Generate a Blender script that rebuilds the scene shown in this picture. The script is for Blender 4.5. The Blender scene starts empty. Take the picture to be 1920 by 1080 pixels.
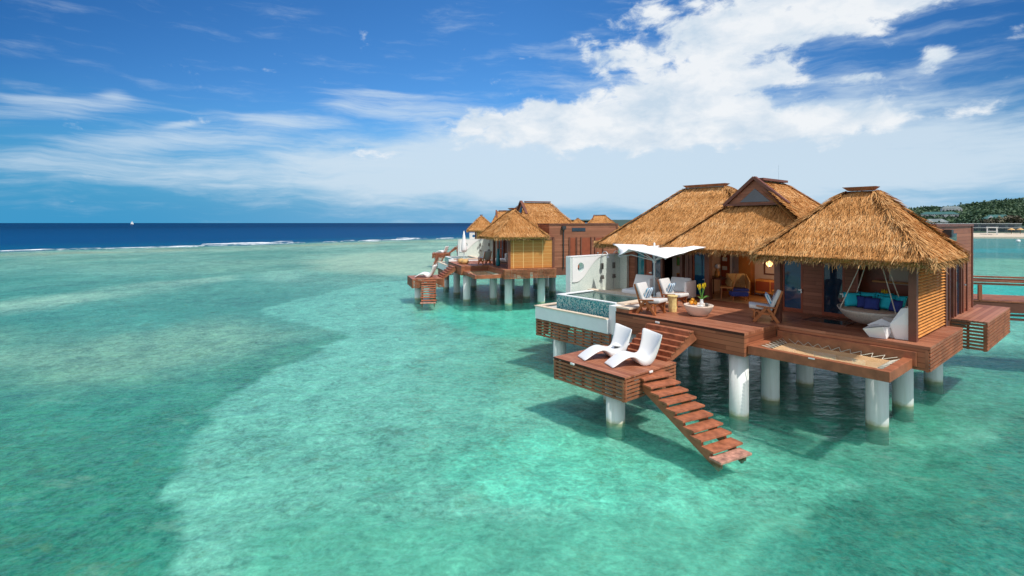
import bpy, bmesh, math, random
import numpy as np
from mathutils import Vector, Matrix

rng = np.random.default_rng(7)
random.seed(7)
SC = bpy.context.scene
COL = SC.collection
R = math.radians
S = 1.3            # the scene is drawn in units of 1.3 m; every top-level object is scaled by S at the end
EYE = 4.5
F = 950.0 / 1920.0

# ---------------------------------------------------------------- camera
cam_d = bpy.data.cameras.new("camera")
cam = bpy.data.objects.new("camera", cam_d)
COL.objects.link(cam)
cam.location = (0, 0, EYE * S)
cam.rotation_euler = (R(90), 0, 0)
cam_d.sensor_width = 36.0
cam_d.lens = 36.0 * F
cam_d.shift_y = -122.0 / 1920.0
cam_d.clip_start = 0.1
cam_d.clip_end = 60000
SC.camera = cam

# ---------------------------------------------------------------- exposure
SC.view_settings.view_transform = 'Standard'
SC.view_settings.look = 'None'
SC.view_settings.exposure = 0.33
SC.view_settings.gamma = 1.0
try:
    SC.view_settings.use_curve_mapping = False
except Exception:
    pass
SC.render.engine = 'CYCLES'
SC.cycles.use_denoising = True
SC.cycles.max_bounces = 6
SC.cycles.transparent_max_bounces = 10
SC.cycles.caustics_reflective = False
SC.cycles.caustics_refractive = False
SC.cycles.sample_clamp_indirect = 4.0

# ---------------------------------------------------------------- sun
SUN_EL = R(57)
sun_h = Vector((0.70, -0.714, 0)).normalized()
sun_dir = Vector((sun_h.x * math.cos(SUN_EL), sun_h.y * math.cos(SUN_EL), math.sin(SUN_EL)))
sl = bpy.data.lights.new("sun", 'SUN')
sl.energy = 3.3
sl.angle = R(0.5)
sl.color = (1.0, 0.95, 0.87)
so = bpy.data.objects.new("sun", sl)
COL.objects.link(so)
so.rotation_euler = sun_dir.to_track_quat('Z', 'Y').to_euler()
so.location = (60, -40, 80)

# ---------------------------------------------------------------- node helper
class NT:
    def __init__(s, tree):
        s.t = tree
        s.n = tree.nodes
    def node(s, typ, **kw):
        nd = s.n.new(typ)
        for k, v in kw.items():
            setattr(nd, k, v)
        return nd
    def link(s, a, b):
        s.t.links.new(a, b)
    def put(s, sock, v):
        if hasattr(v, 'is_output') or hasattr(v, 'links'):
            s.t.links.new(v, sock)
        else:
            sock.default_value = v
    def math(s, op, a, b=None, c=None, clamp=False):
        nd = s.n.new('ShaderNodeMath'); nd.operation = op; nd.use_clamp = clamp
        s.put(nd.inputs[0], a)
        if b is not None: s.put(nd.inputs[1], b)
        if c is not None: s.put(nd.inputs[2], c)
        return nd.outputs[0]
    def vmath(s, op, a, b=None, out=0):
        nd = s.n.new('ShaderNodeVectorMath'); nd.operation = op
        s.put(nd.inputs[0], a)
        if b is not None: s.put(nd.inputs[1], b)
        return nd.outputs[out]
    def mix(s, f, a, b, typ='RGBA', blend='MIX'):
        nd = s.n.new('ShaderNodeMix'); nd.data_type = typ
        if typ == 'RGBA':
            nd.blend_type = blend
            i = (0, 6, 7); o = 2
        else:
            i = (0, 2, 3); o = 0
        s.put(nd.inputs[i[0]], f); s.put(nd.inputs[i[1]], a); s.put(nd.inputs[i[2]], b)
        return nd.outputs[o]
    def noise(s, vec, scale, detail=3, rough=0.5, dist=0.0, out=0):
        nd = s.n.new('ShaderNodeTexNoise')
        if vec is not None: s.put(nd.inputs['Vector'], vec)
        nd.inputs['Scale'].default_value = scale
        nd.inputs['Detail'].default_value = detail
        nd.inputs['Roughness'].default_value = rough
        nd.inputs['Distortion'].default_value = dist
        return nd.outputs[out]
    def ramp(s, f, stops, interp='LINEAR'):
        nd = s.n.new('ShaderNodeValToRGB'); cr = nd.color_ramp; cr.interpolation = interp
        while len(cr.elements) < len(stops): cr.elements.new(0.5)
        for e, (p, c) in zip(cr.elements, stops):
            e.position = p
            e.color = (c, c, c, 1) if isinstance(c, (int, float)) else (*c[:3], 1)
        s.put(nd.inputs[0], f)
        return nd.outputs[0]
    def mapr(s, v, a, b, c=0.0, d=1.0, interp='LINEAR'):
        nd = s.n.new('ShaderNodeMapRange'); nd.interpolation_type = interp
        s.put(nd.inputs[0], v)
        nd.inputs[1].default_value = a; nd.inputs[2].default_value = b
        nd.inputs[3].default_value = c; nd.inputs[4].default_value = d
        return nd.outputs[0]
    def xyz(s, v):
        nd = s.n.new('ShaderNodeSeparateXYZ'); s.put(nd.inputs[0], v); return nd.outputs
    def comb(s, x, y, z):
        nd = s.n.new('ShaderNodeCombineXYZ')
        s.put(nd.inputs[0], x); s.put(nd.inputs[1], y); s.put(nd.inputs[2], z); return nd.outputs[0]
    def mapping(s, vec, scale=(1, 1, 1), rot=(0, 0, 0), loc=(0, 0, 0)):
        nd = s.n.new('ShaderNodeMapping'); s.put(nd.inputs['Vector'], vec)
        nd.inputs['Scale'].default_value = scale; nd.inputs['Rotation'].default_value = rot
        nd.inputs['Location'].default_value = loc
        return nd.outputs[0]

def srgb(r, g, b):
    def f(c):
        c /= 255.0
        return c / 12.92 if c <= 0.04045 else ((c + 0.055) / 1.055) ** 2.4
    return (f(r), f(g), f(b))

def c4(c):
    return (c[0], c[1], c[2], 1.0)

# ---------------------------------------------------------------- sky (world)
def build_world():
    w = bpy.data.worlds.new("World"); SC.world = w; w.use_nodes = True
    t = w.node_tree; t.nodes.clear(); g = NT(t)
    out = g.node('ShaderNodeOutputWorld'); bg = g.node('ShaderNodeBackground')
    sky = g.node('ShaderNodeTexSky', sky_type='NISHITA')
    sky.sun_disc = False
    sky.sun_elevation = SUN_EL
    sky.sun_rotation = math.atan2(sun_h.x, sun_h.y)
    sky.altitude = 0; sky.air_density = 1.0; sky.dust_density = 0.4; sky.ozone_density = 1.6
    tc = g.node('ShaderNodeTexCoord')
    d = tc.outputs['Generated']
    x, y, z = g.xyz(d)
    hyp = g.math('SQRT', g.math('ADD', g.math('MULTIPLY', x, x), g.math('MULTIPLY', y, y)))
    az = g.math('ARCTAN2', x, y)                       # 0 = out to sea along +Y, positive to the east
    el = g.math('ARCTAN2', z, hyp)
    # deeper, more saturated tropical blue
    hs = g.node('ShaderNodeHueSaturation'); g.put(hs.inputs['Color'], sky.outputs[0])
    hs.inputs['Saturation'].default_value = 1.25; hs.inputs['Value'].default_value = 1.0
    wide = g.math('POWER', g.math('MINIMUM', g.math('DIVIDE', g.math('ABSOLUTE', az), 0.85), 1.0), 1.4)
    high = g.mix(1.0, hs.outputs[0], g.mix(wide, c4(TINT_MID), c4(TINT_SIDE)), blend='MULTIPLY')     # polarised, darker away from the middle
    low = g.mix(g.mapr(az, -0.75, 0.1, 0, 1, 'SMOOTHSTEP'), c4(HORIZON_LEFT), c4(HORIZON_MID))
    skyc = g.mix(g.mapr(el, 0.0, 0.24, 0, 1, 'SMOOTHSTEP'), low, high)
    def A(px): return math.atan((px - 960) / 950.0)
    def E(px, py): return math.atan((418 - py) / 950.0 * math.cos(A(px)))
    p = g.comb(az, el, 0.0)
    def blob_sum(blobs):
        tot = None
        for (px, py, rx, ry, rot, k) in blobs:
            a, e = A(px), E(px, py)
            ca = math.cos(a)
            sx = rx / 950.0 * ca * ca; sy = ry / 950.0 * ca
            v = g.vmath('SUBTRACT', p, (a, e, 0))
            if rot:
                vr = g.node('ShaderNodeVectorRotate', rotation_type='Z_AXIS'); g.put(vr.inputs[0], v)
                vr.inputs['Angle'].default_value = rot; v = vr.outputs[0]
            v = g.vmath('MULTIPLY', v, (1 / sx, 1 / sy, 0))
            q = g.vmath('DOT_PRODUCT', v, v, out=1)
            f = g.math('MULTIPLY', g.math('EXPONENT', g.math('MULTIPLY', q, -0.9)), k)
            tot = f if tot is None else g.math('ADD', tot, f)
        return tot
    cum = blob_sum(CUMULUS); soft = blob_sum(SOFT); wis = blob_sum(WISPS)
    # warped noise for puffy outlines
    warp = g.noise(g.mapping(p, (9, 14, 1)), 1.0, 3, 0.5, out=1)
    pw = g.vmath('ADD', p, g.vmath('MULTIPLY', g.vmath('SUBTRACT', warp, (0.5, 0.5, 0.5)), (0.06, 0.03, 0)))
    n1 = g.noise(g.mapping(pw, (15, 25, 1)), 1.0, 9, 0.60)
    n2 = g.noise(g.mapping(pw, (6, 34, 1), loc=(3.1, 1.7, 0)), 1.0, 7, 0.62)
    cu = g.mapr(g.math('ADD', cum, g.math('MULTIPLY', g.math('SUBTRACT', n1, 0.5), 3.0)), 0.41, 1.06, 0, .97, 'SMOOTHSTEP')
    so_ = g.mapr(g.math('ADD', soft, g.math('MULTIPLY', g.math('SUBTRACT', n2, 0.5), 1.9)), 0.02, 1.15, 0, 0.85, 'SMOOTHSTEP')
    ws = g.noise(g.mapping(pw, (6, 85, 1), rot=(0, 0, R(7))), 1.0, 7, 0.66)
    wi = g.mapr(g.math('ADD', wis, g.math('MULTIPLY', g.math('SUBTRACT', ws, 0.5), 1.7)), 0.27, 1.4, 0, 0.66, 'SMOOTHSTEP')
    one = lambda v: g.math('SUBTRACT', 1.0, v)
    # unseen bright cloud added behind the camera as neutral fill light
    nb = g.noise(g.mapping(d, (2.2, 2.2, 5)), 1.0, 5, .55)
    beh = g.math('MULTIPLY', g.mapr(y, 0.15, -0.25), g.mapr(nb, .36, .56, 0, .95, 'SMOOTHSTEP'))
    cover = one(g.math('MULTIPLY', g.math('MULTIPLY', one(cu), one(so_)), one(wi)))
    # cumulus tops are whiter than their blue-grey bases
    n3 = g.noise(g.mapping(pw, (9, 17, 1), loc=(0.0, -0.25, 0)), 1.0, 7, 0.6)
    white = g.mix(g.mapr(n3, 0.34, 0.60), c4(CLOUD_SHADE), c4(CLOUD_LIT))
    ccol = g.mix(cu, c4(CLOUD_SOFT), white)
    colr = g.mix(cover, skyc, ccol)
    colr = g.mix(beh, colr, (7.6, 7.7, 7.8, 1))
    below = g.mapr(z, -0.02, 0.0)
    colr = g.mix(below, (1.2, 2.4, 3.4, 1), colr)
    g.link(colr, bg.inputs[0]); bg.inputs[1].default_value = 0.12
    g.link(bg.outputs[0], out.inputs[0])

TINT_MID = (0.50, 0.82, 1.06); TINT_SIDE = (0.14, 0.36, 0.57); HORIZON_LEFT = (0.35, 2.1, 3.9); HORIZON_MID = (1.5, 3.2, 4.8)
CLOUD_LIT = (5.9, 6.1, 6.3); CLOUD_SHADE = (3.9, 4.7, 5.5); CLOUD_SOFT = (4.3, 5.1, 5.8)
#            px    py   rx   ry  rot  k
CUMULUS = [(1520, 20, 230, 58, 0, .95), (1640, 0, 220, 40, 0, .7), (1400, 78, 110, 36, 0, .6), (1150, 95, 90, 34, 0, .8), (1205, 18, 48, 20, 0, .75), (1300, 40, 80, 40, 0, .6),
           (1260, 165, 105, 46, 0, 1.15), (1350, 150, 80, 38, 0, .9), (1110, 225, 190, 42, 0, 1.15), (1320, 225, 150, 48, 0, 1.1),
           (1590, 218, 150, 28, 0, 1.0), (990, 225, 100, 24, 0, .8), (875, 240, 40, 16, 0, .85), (1560, 148, 150, 11, R(4), .6), (1460, 135, 60, 16, 0, .55),
           (1757, 107, 40, 22, R(-12), .9), (725, 292, 55, 14, 0, .7), (1790, 214, 70, 12, 0, .65), (1100, 262, 220, 26, 0, .7), (1450, 245, 190, 22, 0, .6)]
SOFT = [(1150, 290, 360, 70, 0, 1.15), (1500, 320, 420, 60, 0, .7), (800, 300, 260, 50, 0, .65), (1350, 240, 280, 46, 0, .6), (1850, 300, 260, 60, 0, .5),
        (1100, 350, 420, 44, 0, .75), (1500, 60, 280, 70, 0, .45), (1680, 180, 180, 40, 0, .35), (1150, 130, 140, 60, 0, .35), (600, 340, 300, 40, 0, .4), (1330, 295, 230, 40, 0, .6)]
WISPS = [(120, 205, 230, 20, R(-12), .9), (330, 262, 300, 24, R(-10), .95), (520, 225, 120, 12, 0, .95), (700, 176, 110, 8, 0, .95), (840, 205, 150, 18, 0, .9),
         (215, 177, 36, 11, 0, .8), (340, 233, 35, 6, R(-12), .9), (60, 185, 120, 10, R(-8), .6), (250, 320, 300, 26, 0, .85), (600, 300, 240, 26, 0, .75),
         (720, 215, 120, 14, 0, .5), (650, 192, 50, 10, 0, .7), (440, 345, 260, 16, 0, .4)]
build_world()

# ---------------------------------------------------------------- materials
MATS = {}
def mat(name):
    m = bpy.data.materials.new(name); m.use_nodes = True
    t = m.node_tree; t.nodes.clear(); g = NT(t)
    out = g.node('ShaderNodeOutputMaterial'); bs = g.node('ShaderNodeBsdfPrincipled')
    g.link(bs.outputs[0], out.inputs[0])
    MATS[name] = m
    return m, g, bs, out

def bump(g, bs, h, strength=0.3, dist=0.01):
    b = g.node('ShaderNodeBump'); b.inputs['Strength'].default_value = strength; b.inputs['Distance'].default_value = dist
    g.link(h, b.inputs['Height']); g.link(b.outputs[0], bs.inputs['Normal'])

def simple(name, col, rough=0.5, var=0.12, scale=6.0, spec=0.4, metal=0.0, bmp=0.0):
    m, g, bs, out = mat(name)
    tc = g.node('ShaderNodeTexCoord').outputs['Object']
    n = g.noise(tc, scale, 4, 0.6)
    f = g.mapr(n, 0.25, 0.75, 1 - var, 1 + var)
    g.link(g.mix(1.0, c4(col), g.comb(f, f, f), blend='MULTIPLY'), bs.inputs['Base Color'])
    bs.inputs['Roughness'].default_value = rough; bs.inputs['Specular IOR Level'].default_value = spec
    bs.inputs['Metallic'].default_value = metal
    if bmp: bump(g, bs, g.noise(tc, scale * 6, 3), bmp, 0.01)
    return m

def planks(name, col, col2, axis, step, rough=0.55, gap=0.10, grain=(3, 40), fade=None):
    """boards running along one axis; axis = index of the coordinate across the boards"""
    m, g, bs, out = mat(name)
    o = g.node('ShaderNodeTexCoord').outputs['Object']
    c = g.xyz(o)
    u = g.math('DIVIDE', c[axis], step)
    fl = g.math('FLOOR', u); fr = g.math('FRACT', u)
    long_ = c[(axis + 1) % 2] if axis < 2 else g.math('ADD', c[0], c[1])
    wn = g.node('ShaderNodeTexWhiteNoise', noise_dimensions='2D')
    seg = g.math('FLOOR', g.math('ADD', g.math('DIVIDE', long_, 2.4), g.math('MULTIPLY', fl, 0.37)))
    g.link(g.comb(fl, seg, 0.0), wn.inputs['Vector'])
    sc = [grain[0]] * 3; sc[axis] = grain[1]
    gr = g.noise(g.mapping(o, tuple(sc)), 1.0, 4, 0.6, 0.3)
    big = g.noise(o, 1.3, 3, 0.6)
    f = g.math('ADD', g.math('MULTIPLY', wn.outputs[0], 0.7), g.math('ADD', g.math('MULTIPLY', gr, 0.4), g.math('MULTIPLY', g.math('SUBTRACT', big, 0.5), 0.7)))
    colr = g.mix(g.mapr(f, 0.1, 0.95), c4(col), c4(col2))
    if fade:
        colr = g.mix(g.mapr(g.noise(o, 2.2, 5, 0.7), 0.52, 0.75, 0, 0.55), colr, c4(fade))
    edge = g.math('MULTIPLY', g.mapr(fr, 0.0, gap), g.mapr(fr, 1 - gap * 0.3, 1.0, 1, 0))
    colr = g.mix(edge, c4(tuple(k * 0.25 for k in col)), colr)
    g.link(colr, bs.inputs['Base Color'])
    bs.inputs['Roughness'].default_value = rough; bs.inputs['Specular IOR Level'].default_value = 0.3
    bump(g, bs, g.math('ADD', edge, g.math('MULTIPLY', gr, 0.15)), 0.5, 0.008)
    return m

planks('deck', (0.23, 0.074, 0.036), (0.43, 0.172, 0.094), 1, 0.105, 0.5, 0.09, (3, 30), (0.44, 0.23, 0.15))
planks('deck_across', (0.25, 0.090, 0.05), (0.43, 0.185, 0.11), 0, 0.105, 0.5, 0.09, (30, 3), (0.38, 0.2, 0.14))
planks('fascia', (0.20, 0.064, 0.030), (0.39, 0.140, 0.068), 2, 0.11, 0.5, 0.10, (3, 40))
planks('cladding', (0.22, 0.080, 0.044), (0.36, 0.140, 0.080), 2, 0.10, 0.55, 0.08, (3, 40))
simple('slat_wood', (0.30, 0.108, 0.052), 0.55, 0.5, 3.5)
simple('beam_wood', (0.33, 0.112, 0.052), 0.5, 0.4, 4)
simple('post_wood', (0.16, 0.058, 0.036), 0.5, 0.25, 4)
simple('door_wood', (0.27, 0.062, 0.026), 0.4, 0.2, 4)
simple('tread_wood', (0.36, 0.125, 0.062), 0.5, 0.5, 6)
simple('bleached_wood', (0.43, 0.22, 0.16), 0.7, 0.6, 9)
simple('teak', (0.36, 0.115, 0.032), 0.4, 0.25, 8)
simple('golden_teak', (0.62, 0.26, 0.06), 0.5, 0.35, 7)
simple('orange_panel', (0.50, 0.19, 0.04), 0.45, 0.2, 3)
simple('plaster', (0.80, 0.80, 0.78), 0.6, 0.04, 3)
simple('pool_plaster', (0.80, 0.82, 0.82), 0.6, 0.05, 3)
simple('interior_plaster', (0.74, 0.58, 0.48), 0.7, 0.04, 3)
simple('coping', (0.72, 0.58, 0.44), 0.6, 0.15, 9)
simple('white_plastic', (0.84, 0.84, 0.83), 0.35, 0.02, 2)
simple('white_fabric', (0.80, 0.80, 0.79), 0.8, 0.04, 4)
simple('canopy_fabric', (0.86, 0.86, 0.86), 0.8, 0.03, 3)
simple('grey_fabric', (0.58, 0.56, 0.54), 0.9, 0.06, 20)
simple('navy_fabric', (0.03, 0.05, 0.24), 0.85, 0.15, 12)
simple('turquoise_fabric', (0.02, 0.56, 0.70), 0.8, 0.1, 6)
simple('mattress_fabric', (0.66, 0.47, 0.35), 0.85, 0.08, 7)
simple('wicker', (0.50, 0.44, 0.38), 0.7, 0.25, 30, bmp=0.4)
simple('tan_wicker', (0.58, 0.36, 0.14), 0.7, 0.25, 25, bmp=0.4)
simple('net', (0.60, 0.36, 0.17), 0.8, 0.12, 30)
simple('rope', (0.66, 0.60, 0.50), 0.8, 0.15, 30)
simple('bowl_stone', (0.74, 0.60, 0.49), 0.6, 0.08, 10)
simple('yellow_wood', (0.76, 0.58, 0.24), 0.5, 0.3, 9)
simple('orange_fruit', (0.75, 0.30, 0.02), 0.4, 0.2, 10)
simple('leaf_green', (0.12, 0.30, 0.05), 0.5, 0.3, 10)
simple('petal_yellow', (0.75, 0.55, 0.02), 0.5, 0.25, 10)
simple('dark_metal', (0.05, 0.05, 0.055), 0.4, 0.1, 5, metal=0.3)
simple('steel', (0.62, 0.64, 0.66), 0.3, 0.05, 5, metal=0.8)
simple('pale_metal', (0.62, 0.74, 0.78), 0.4, 0.05, 5)
simple('bronze', (0.16, 0.15, 0.14), 0.45, 0.2, 10, metal=0.4)
simple('light_case', (0.82, 0.82, 0.80), 0.4, 0.02, 4)
simple('interior_floor', (0.50, 0.27, 0.12), 0.35, 0.2, 4)
simple('ceiling_wood', (0.22, 0.10, 0.05), 0.6, 0.2, 4)
simple('teal_glaze', (0.01, 0.16, 0.20), 0.2, 0.2, 4)
simple('rock', (0.34, 0.27, 0.17), 0.8, 0.4, 1.5, bmp=0.6)
simple('sand', (0.56, 0.48, 0.37), 0.9, 0.12, 0.4)
simple('grey_roof', (0.16, 0.20, 0.20), 0.7, 0.2, 0.5)
simple('green_roof', (0.045, 0.13, 0.12), 0.6, 0.2, 0.5)
simple('trunk_bark', (0.14, 0.10, 0.07), 0.9, 0.3, 2)
simple('foam', (0.86, 0.89, 0.90), 0.8, 0.05, 1)
simple('water_dark_glass', (0.02, 0.05, 0.05), 0.1, 0.2, 3)
simple('buoy_white', (0.85, 0.84, 0.8), 0.4, 0.02, 2)

def m_glass(name, col, rough=0.04):
    m, g, bs, out = mat(name)
    o = g.node('ShaderNodeTexCoord').outputs['Object']
    n = g.noise(g.mapping(o, (1.5, 1.5, 4)), 1.0, 3, 0.6)
    g.link(g.mix(g.mapr(n, .3, .7), c4(tuple(k * .7 for k in col)), c4(tuple(k * 1.3 for k in col))), bs.inputs['Base Color'])
    bs.inputs['Roughness'].default_value = rough
    bs.inputs['Specular IOR Level'].default_value = 0.8
m_glass('blue_glass', (0.0, 0.05, 0.12)); m_glass('teal_glass', (0.02, 0.22, 0.28)); m_glass('dark_glass', (0.012, 0.03, 0.055))

def m_pile():
    m, g, bs, out = mat('pile_paint')
    o = g.node('ShaderNodeTexCoord').outputs['Object']; x, y, z = g.xyz(o)
    n = g.noise(o, 5, 4, .6)
    band = g.mapr(g.math('ADD', z, g.math('MULTIPLY', n, 0.26)), 0.10, 0.24, .85, 0)
    st = g.noise(g.mapping(o, (14, 14, .7)), 1, 3, .6)
    base = g.mix(g.mapr(st, .48, .75, 0, .5), (0.80, 0.81, 0.79, 1), (0.60, 0.60, 0.54, 1))
    below = g.mapr(z, -.14, -.01, 1, 0)
    g.link(g.mix(below, g.mix(band, base, (0.46, 0.40, 0.17, 1)), (0.10, 0.26, 0.19, 1)), bs.inputs['Base Color'])
    bs.inputs['Roughness'].default_value = 0.55
m_pile()

def m_mosaic(name, cols, size, vert_axis='auto'):
    m, g, bs, out = mat(name)
    o = g.node('ShaderNodeTexCoord').outputs['Object']
    fl = g.vmath('FLOOR', g.vmath('MULTIPLY', o, (1 / size,) * 3))
    wn = g.node('ShaderNodeTexWhiteNoise', noise_dimensions='3D'); g.link(fl, wn.inputs['Vector'])
    n = g.noise(o, 2.2, 3, .6)
    f = g.math('ADD', g.math('MULTIPLY', wn.outputs[0], .8), g.math('MULTIPLY', n, .3))
    g.link(g.ramp(f, [(i / (len(cols) - 1), c) for i, c in enumerate(cols)]), bs.inputs['Base Color'])
    bs.inputs['Roughness'].default_value = 0.25
m_mosaic('mosaic_teal', [(0.005, 0.06, 0.10), (0.01, 0.16, 0.20), (0.05, 0.30, 0.33), (0.20, 0.46, 0.45), (0.5, 0.6, 0.55), (0.04, 0.2, 0.22)], 0.03)
m_mosaic('mosaic_pale', [(0.50, 0.61, 0.56), (0.64, 0.72, 0.66), (0.72, 0.78, 0.72), (0.57, 0.67, 0.62)], 0.028)

def m_thatch():
    m, g, bs, out = mat('thatch')
    a = g.node('ShaderNodeAttribute', attribute_name='rnd').outputs['Fac']
    o = g.node('ShaderNodeTexCoord').outputs['Object']
    n = g.noise(o, 1.2, 4, .6); n2 = g.noise(o, 14, 3, .6)
    f = g.math('ADD', g.math('MULTIPLY', a, .75), g.math('ADD', g.math('MULTIPLY', n, .22), g.math('MULTIPLY', g.math('SUBTRACT', n2, .5), .3)))
    col = g.ramp(f, [(0.0, (0.13, 0.055, 0.018)), (0.2, (0.36, 0.155, 0.045)), (0.45, (0.565, 0.264, 0.086)), (0.75, (0.70, 0.388, 0.158)), (1.0, (0.80, 0.56, 0.31))])
    # weathered, greyer-green strands sit at the ragged eaves
    e = g.node('ShaderNodeAttribute', attribute_name='eave').outputs['Fac']
    g.link(g.mix(g.math('MULTIPLY', e, .55), col, g.mix(a, (0.12, 0.10, 0.045, 1), (0.46, 0.39, 0.22, 1))), bs.inputs['Base Color'])
    bs.inputs['Roughness'].default_value = 0.8; bs.inputs['Specular IOR Level'].default_value = 0.15
m_thatch()

def m_net():
    m, g, bs, out = mat('net_mesh')
    o = g.node('ShaderNodeTexCoord').outputs['Object']; x, y, z = g.xyz(o)
    a = g.math('ABSOLUTE', g.math('SUBTRACT', g.math('FRACT', g.math('MULTIPLY', g.math('ADD', x, y), 20)), .5))
    b = g.math('ABSOLUTE', g.math('SUBTRACT', g.math('FRACT', g.math('MULTIPLY', g.math('SUBTRACT', x, y), 20)), .5))
    hole = g.math('MULTIPLY', g.mapr(a, .30, .34, 1, 0), g.mapr(b, .30, .34, 1, 0))
    n = g.noise(o, 5, 3, .6)
    g.link(g.mix(n, (0.60, 0.34, 0.15, 1), (0.86, 0.56, 0.30, 1)), bs.inputs['Base Color']); bs.inputs['Roughness'].default_value = .8
    g.link(g.math('SUBTRACT', 1.0, g.math('MULTIPLY', hole, .75)), bs.inputs['Alpha'])
m_net()
def m_stripe():
    m, g, bs, out = mat('striped_fabric')
    o = g.node('ShaderNodeTexCoord').outputs['Object']; x, y, z = g.xyz(o)
    u = g.math('FRACT', g.math('MULTIPLY', x, 9.0))
    c = g.ramp(u, [(0, (0.02, 0.09, 0.22)), (.2, (0.75, 0.76, 0.74)), (.42, (0.10, 0.38, 0.58)), (.6, (0.75, 0.76, 0.74)), (.8, (0.04, 0.18, 0.36))], 'CONSTANT')
    g.link(c, bs.inputs['Base Color']); bs.inputs['Roughness'].default_value = .85
m_stripe()

def m_emit(name, col, st):
    m, g, bs, out = mat(name)
    bs.inputs['Base Color'].default_value = c4(col); bs.inputs['Emission Color'].default_value = c4(col)
    bs.inputs['Emission Strength'].default_value = st
m_emit('lamp_glow', (1.0, 0.55, 0.2), 3.0)

def m_foliage(name, c1, c2, c3, sc):
    m, g, bs, out = mat(name)
    a = g.node('ShaderNodeAttribute', attribute_name='rnd').outputs['Fac']
    o = g.node('ShaderNodeTexCoord').outputs['Object']
    n = g.noise(o, sc, 3, .6)
    f = g.math('ADD', g.math('MULTIPLY', a, .6), g.math('MULTIPLY', n, .5))
    g.link(g.ramp(f, [(0.1, c1), (.55, c2), (1, c3)]), bs.inputs['Base Color']); bs.inputs['Roughness'].default_value = .7
m_foliage('foliage', (0.015, 0.04, 0.02), (0.035, 0.085, 0.035), (0.08, 0.13, 0.05), .05)
m_foliage('foliage_bronze', (0.03, 0.03, 0.02), (0.075, 0.065, 0.035), (0.13, 0.13, 0.05), .2)
m_foliage('hill_green', (0.02, 0.05, 0.03), (0.05, 0.095, 0.05), (0.10, 0.14, 0.08), .02)

def m_bed():
    m, g, bs, out = mat('seabed')
    a = g.node('ShaderNodeAttribute', attribute_name='albedo').outputs['Color']
    sp = g.node('ShaderNodeAttribute', attribute_name='speck').outputs['Fac']
    o = g.node('ShaderNodeTexCoord').outputs['Object']
    n1 = g.noise(g.mapping(o, (1, .8, 1)), 0.9, 6, .68, 0.6)
    n2 = g.noise(o, 4.2, 4, .62, 0.8)
    n3 = g.noise(g.mapping(o, (1, .6, 1)), 0.22, 4, .6)
    n4 = g.noise(o, 11.0, 3, .65, .5)
    ridge = g.math('ABSOLUTE', g.math('SUBTRACT', g.noise(o, 5.5, 5, .7, .4), .5))       # pale rubble and caustic light lines painted into the bed colour
    vein = g.mapr(ridge, 0.0, 0.07, 1, 0)
    k = g.math('ADD', g.math('ADD', g.math('MULTIPLY', g.math('SUBTRACT', n1, .5), 1.7), g.math('MULTIPLY', g.math('SUBTRACT', n2, .5), 1.5)), g.math('ADD', g.math('MULTIPLY', g.math('SUBTRACT', n4, .5), 1.5), g.math('MULTIPLY', g.math('SUBTRACT', n3, .5), .9)))
    k = g.math('ADD', 1.0, g.math('MULTIPLY', k, g.math('ADD', .30, g.math('MULTIPLY', sp, .75))))  # mottle in the colour stands in for rubble and caustic speckle
    k = g.math('MAXIMUM', k, 0.3)
    col = g.mix(1.0, a, g.comb(k, k, k), blend='MULTIPLY')
    # olive algae tufts
    tuft = g.math('MULTIPLY', g.mapr(g.noise(o, 1.5, 6, .75, .5), .56, .66), g.math('MULTIPLY', sp, .6))
    col = g.mix(tuft, col, (0.12, 0.24, 0.115, 1))
    sandy = g.math('MULTIPLY', g.mapr(g.noise(g.mapping(o, (1, 1.4, 1), loc=(7, 3, 0)), .8, 6, .72, .3), .58, .68), g.math('MULTIPLY', sp, .5))
    col = g.mix(sandy, col, (0.30, 0.56, 0.43, 1))
    col = g.mix(g.math('MULTIPLY', vein, g.math('ADD', .06, g.math('MULTIPLY', sp, .10))), col, g.mix(.5, col, (0.55, 0.80, 0.66, 1)))
    g.link(col, bs.inputs['Base Color']); bs.inputs['Roughness'].default_value = 1.0; bs.inputs['Specular IOR Level'].default_value = 0
    # light spreads sideways in the milky shallows, so shadows on the bottom are soft
    bs.subsurface_method = 'BURLEY'
    bs.inputs['Subsurface Weight'].default_value = 0.75; bs.inputs['Subsurface Scale'].default_value = 0.85
    bs.inputs['Subsurface Radius'].default_value = (0.45, 1.0, 0.9)
m_bed()

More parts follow.
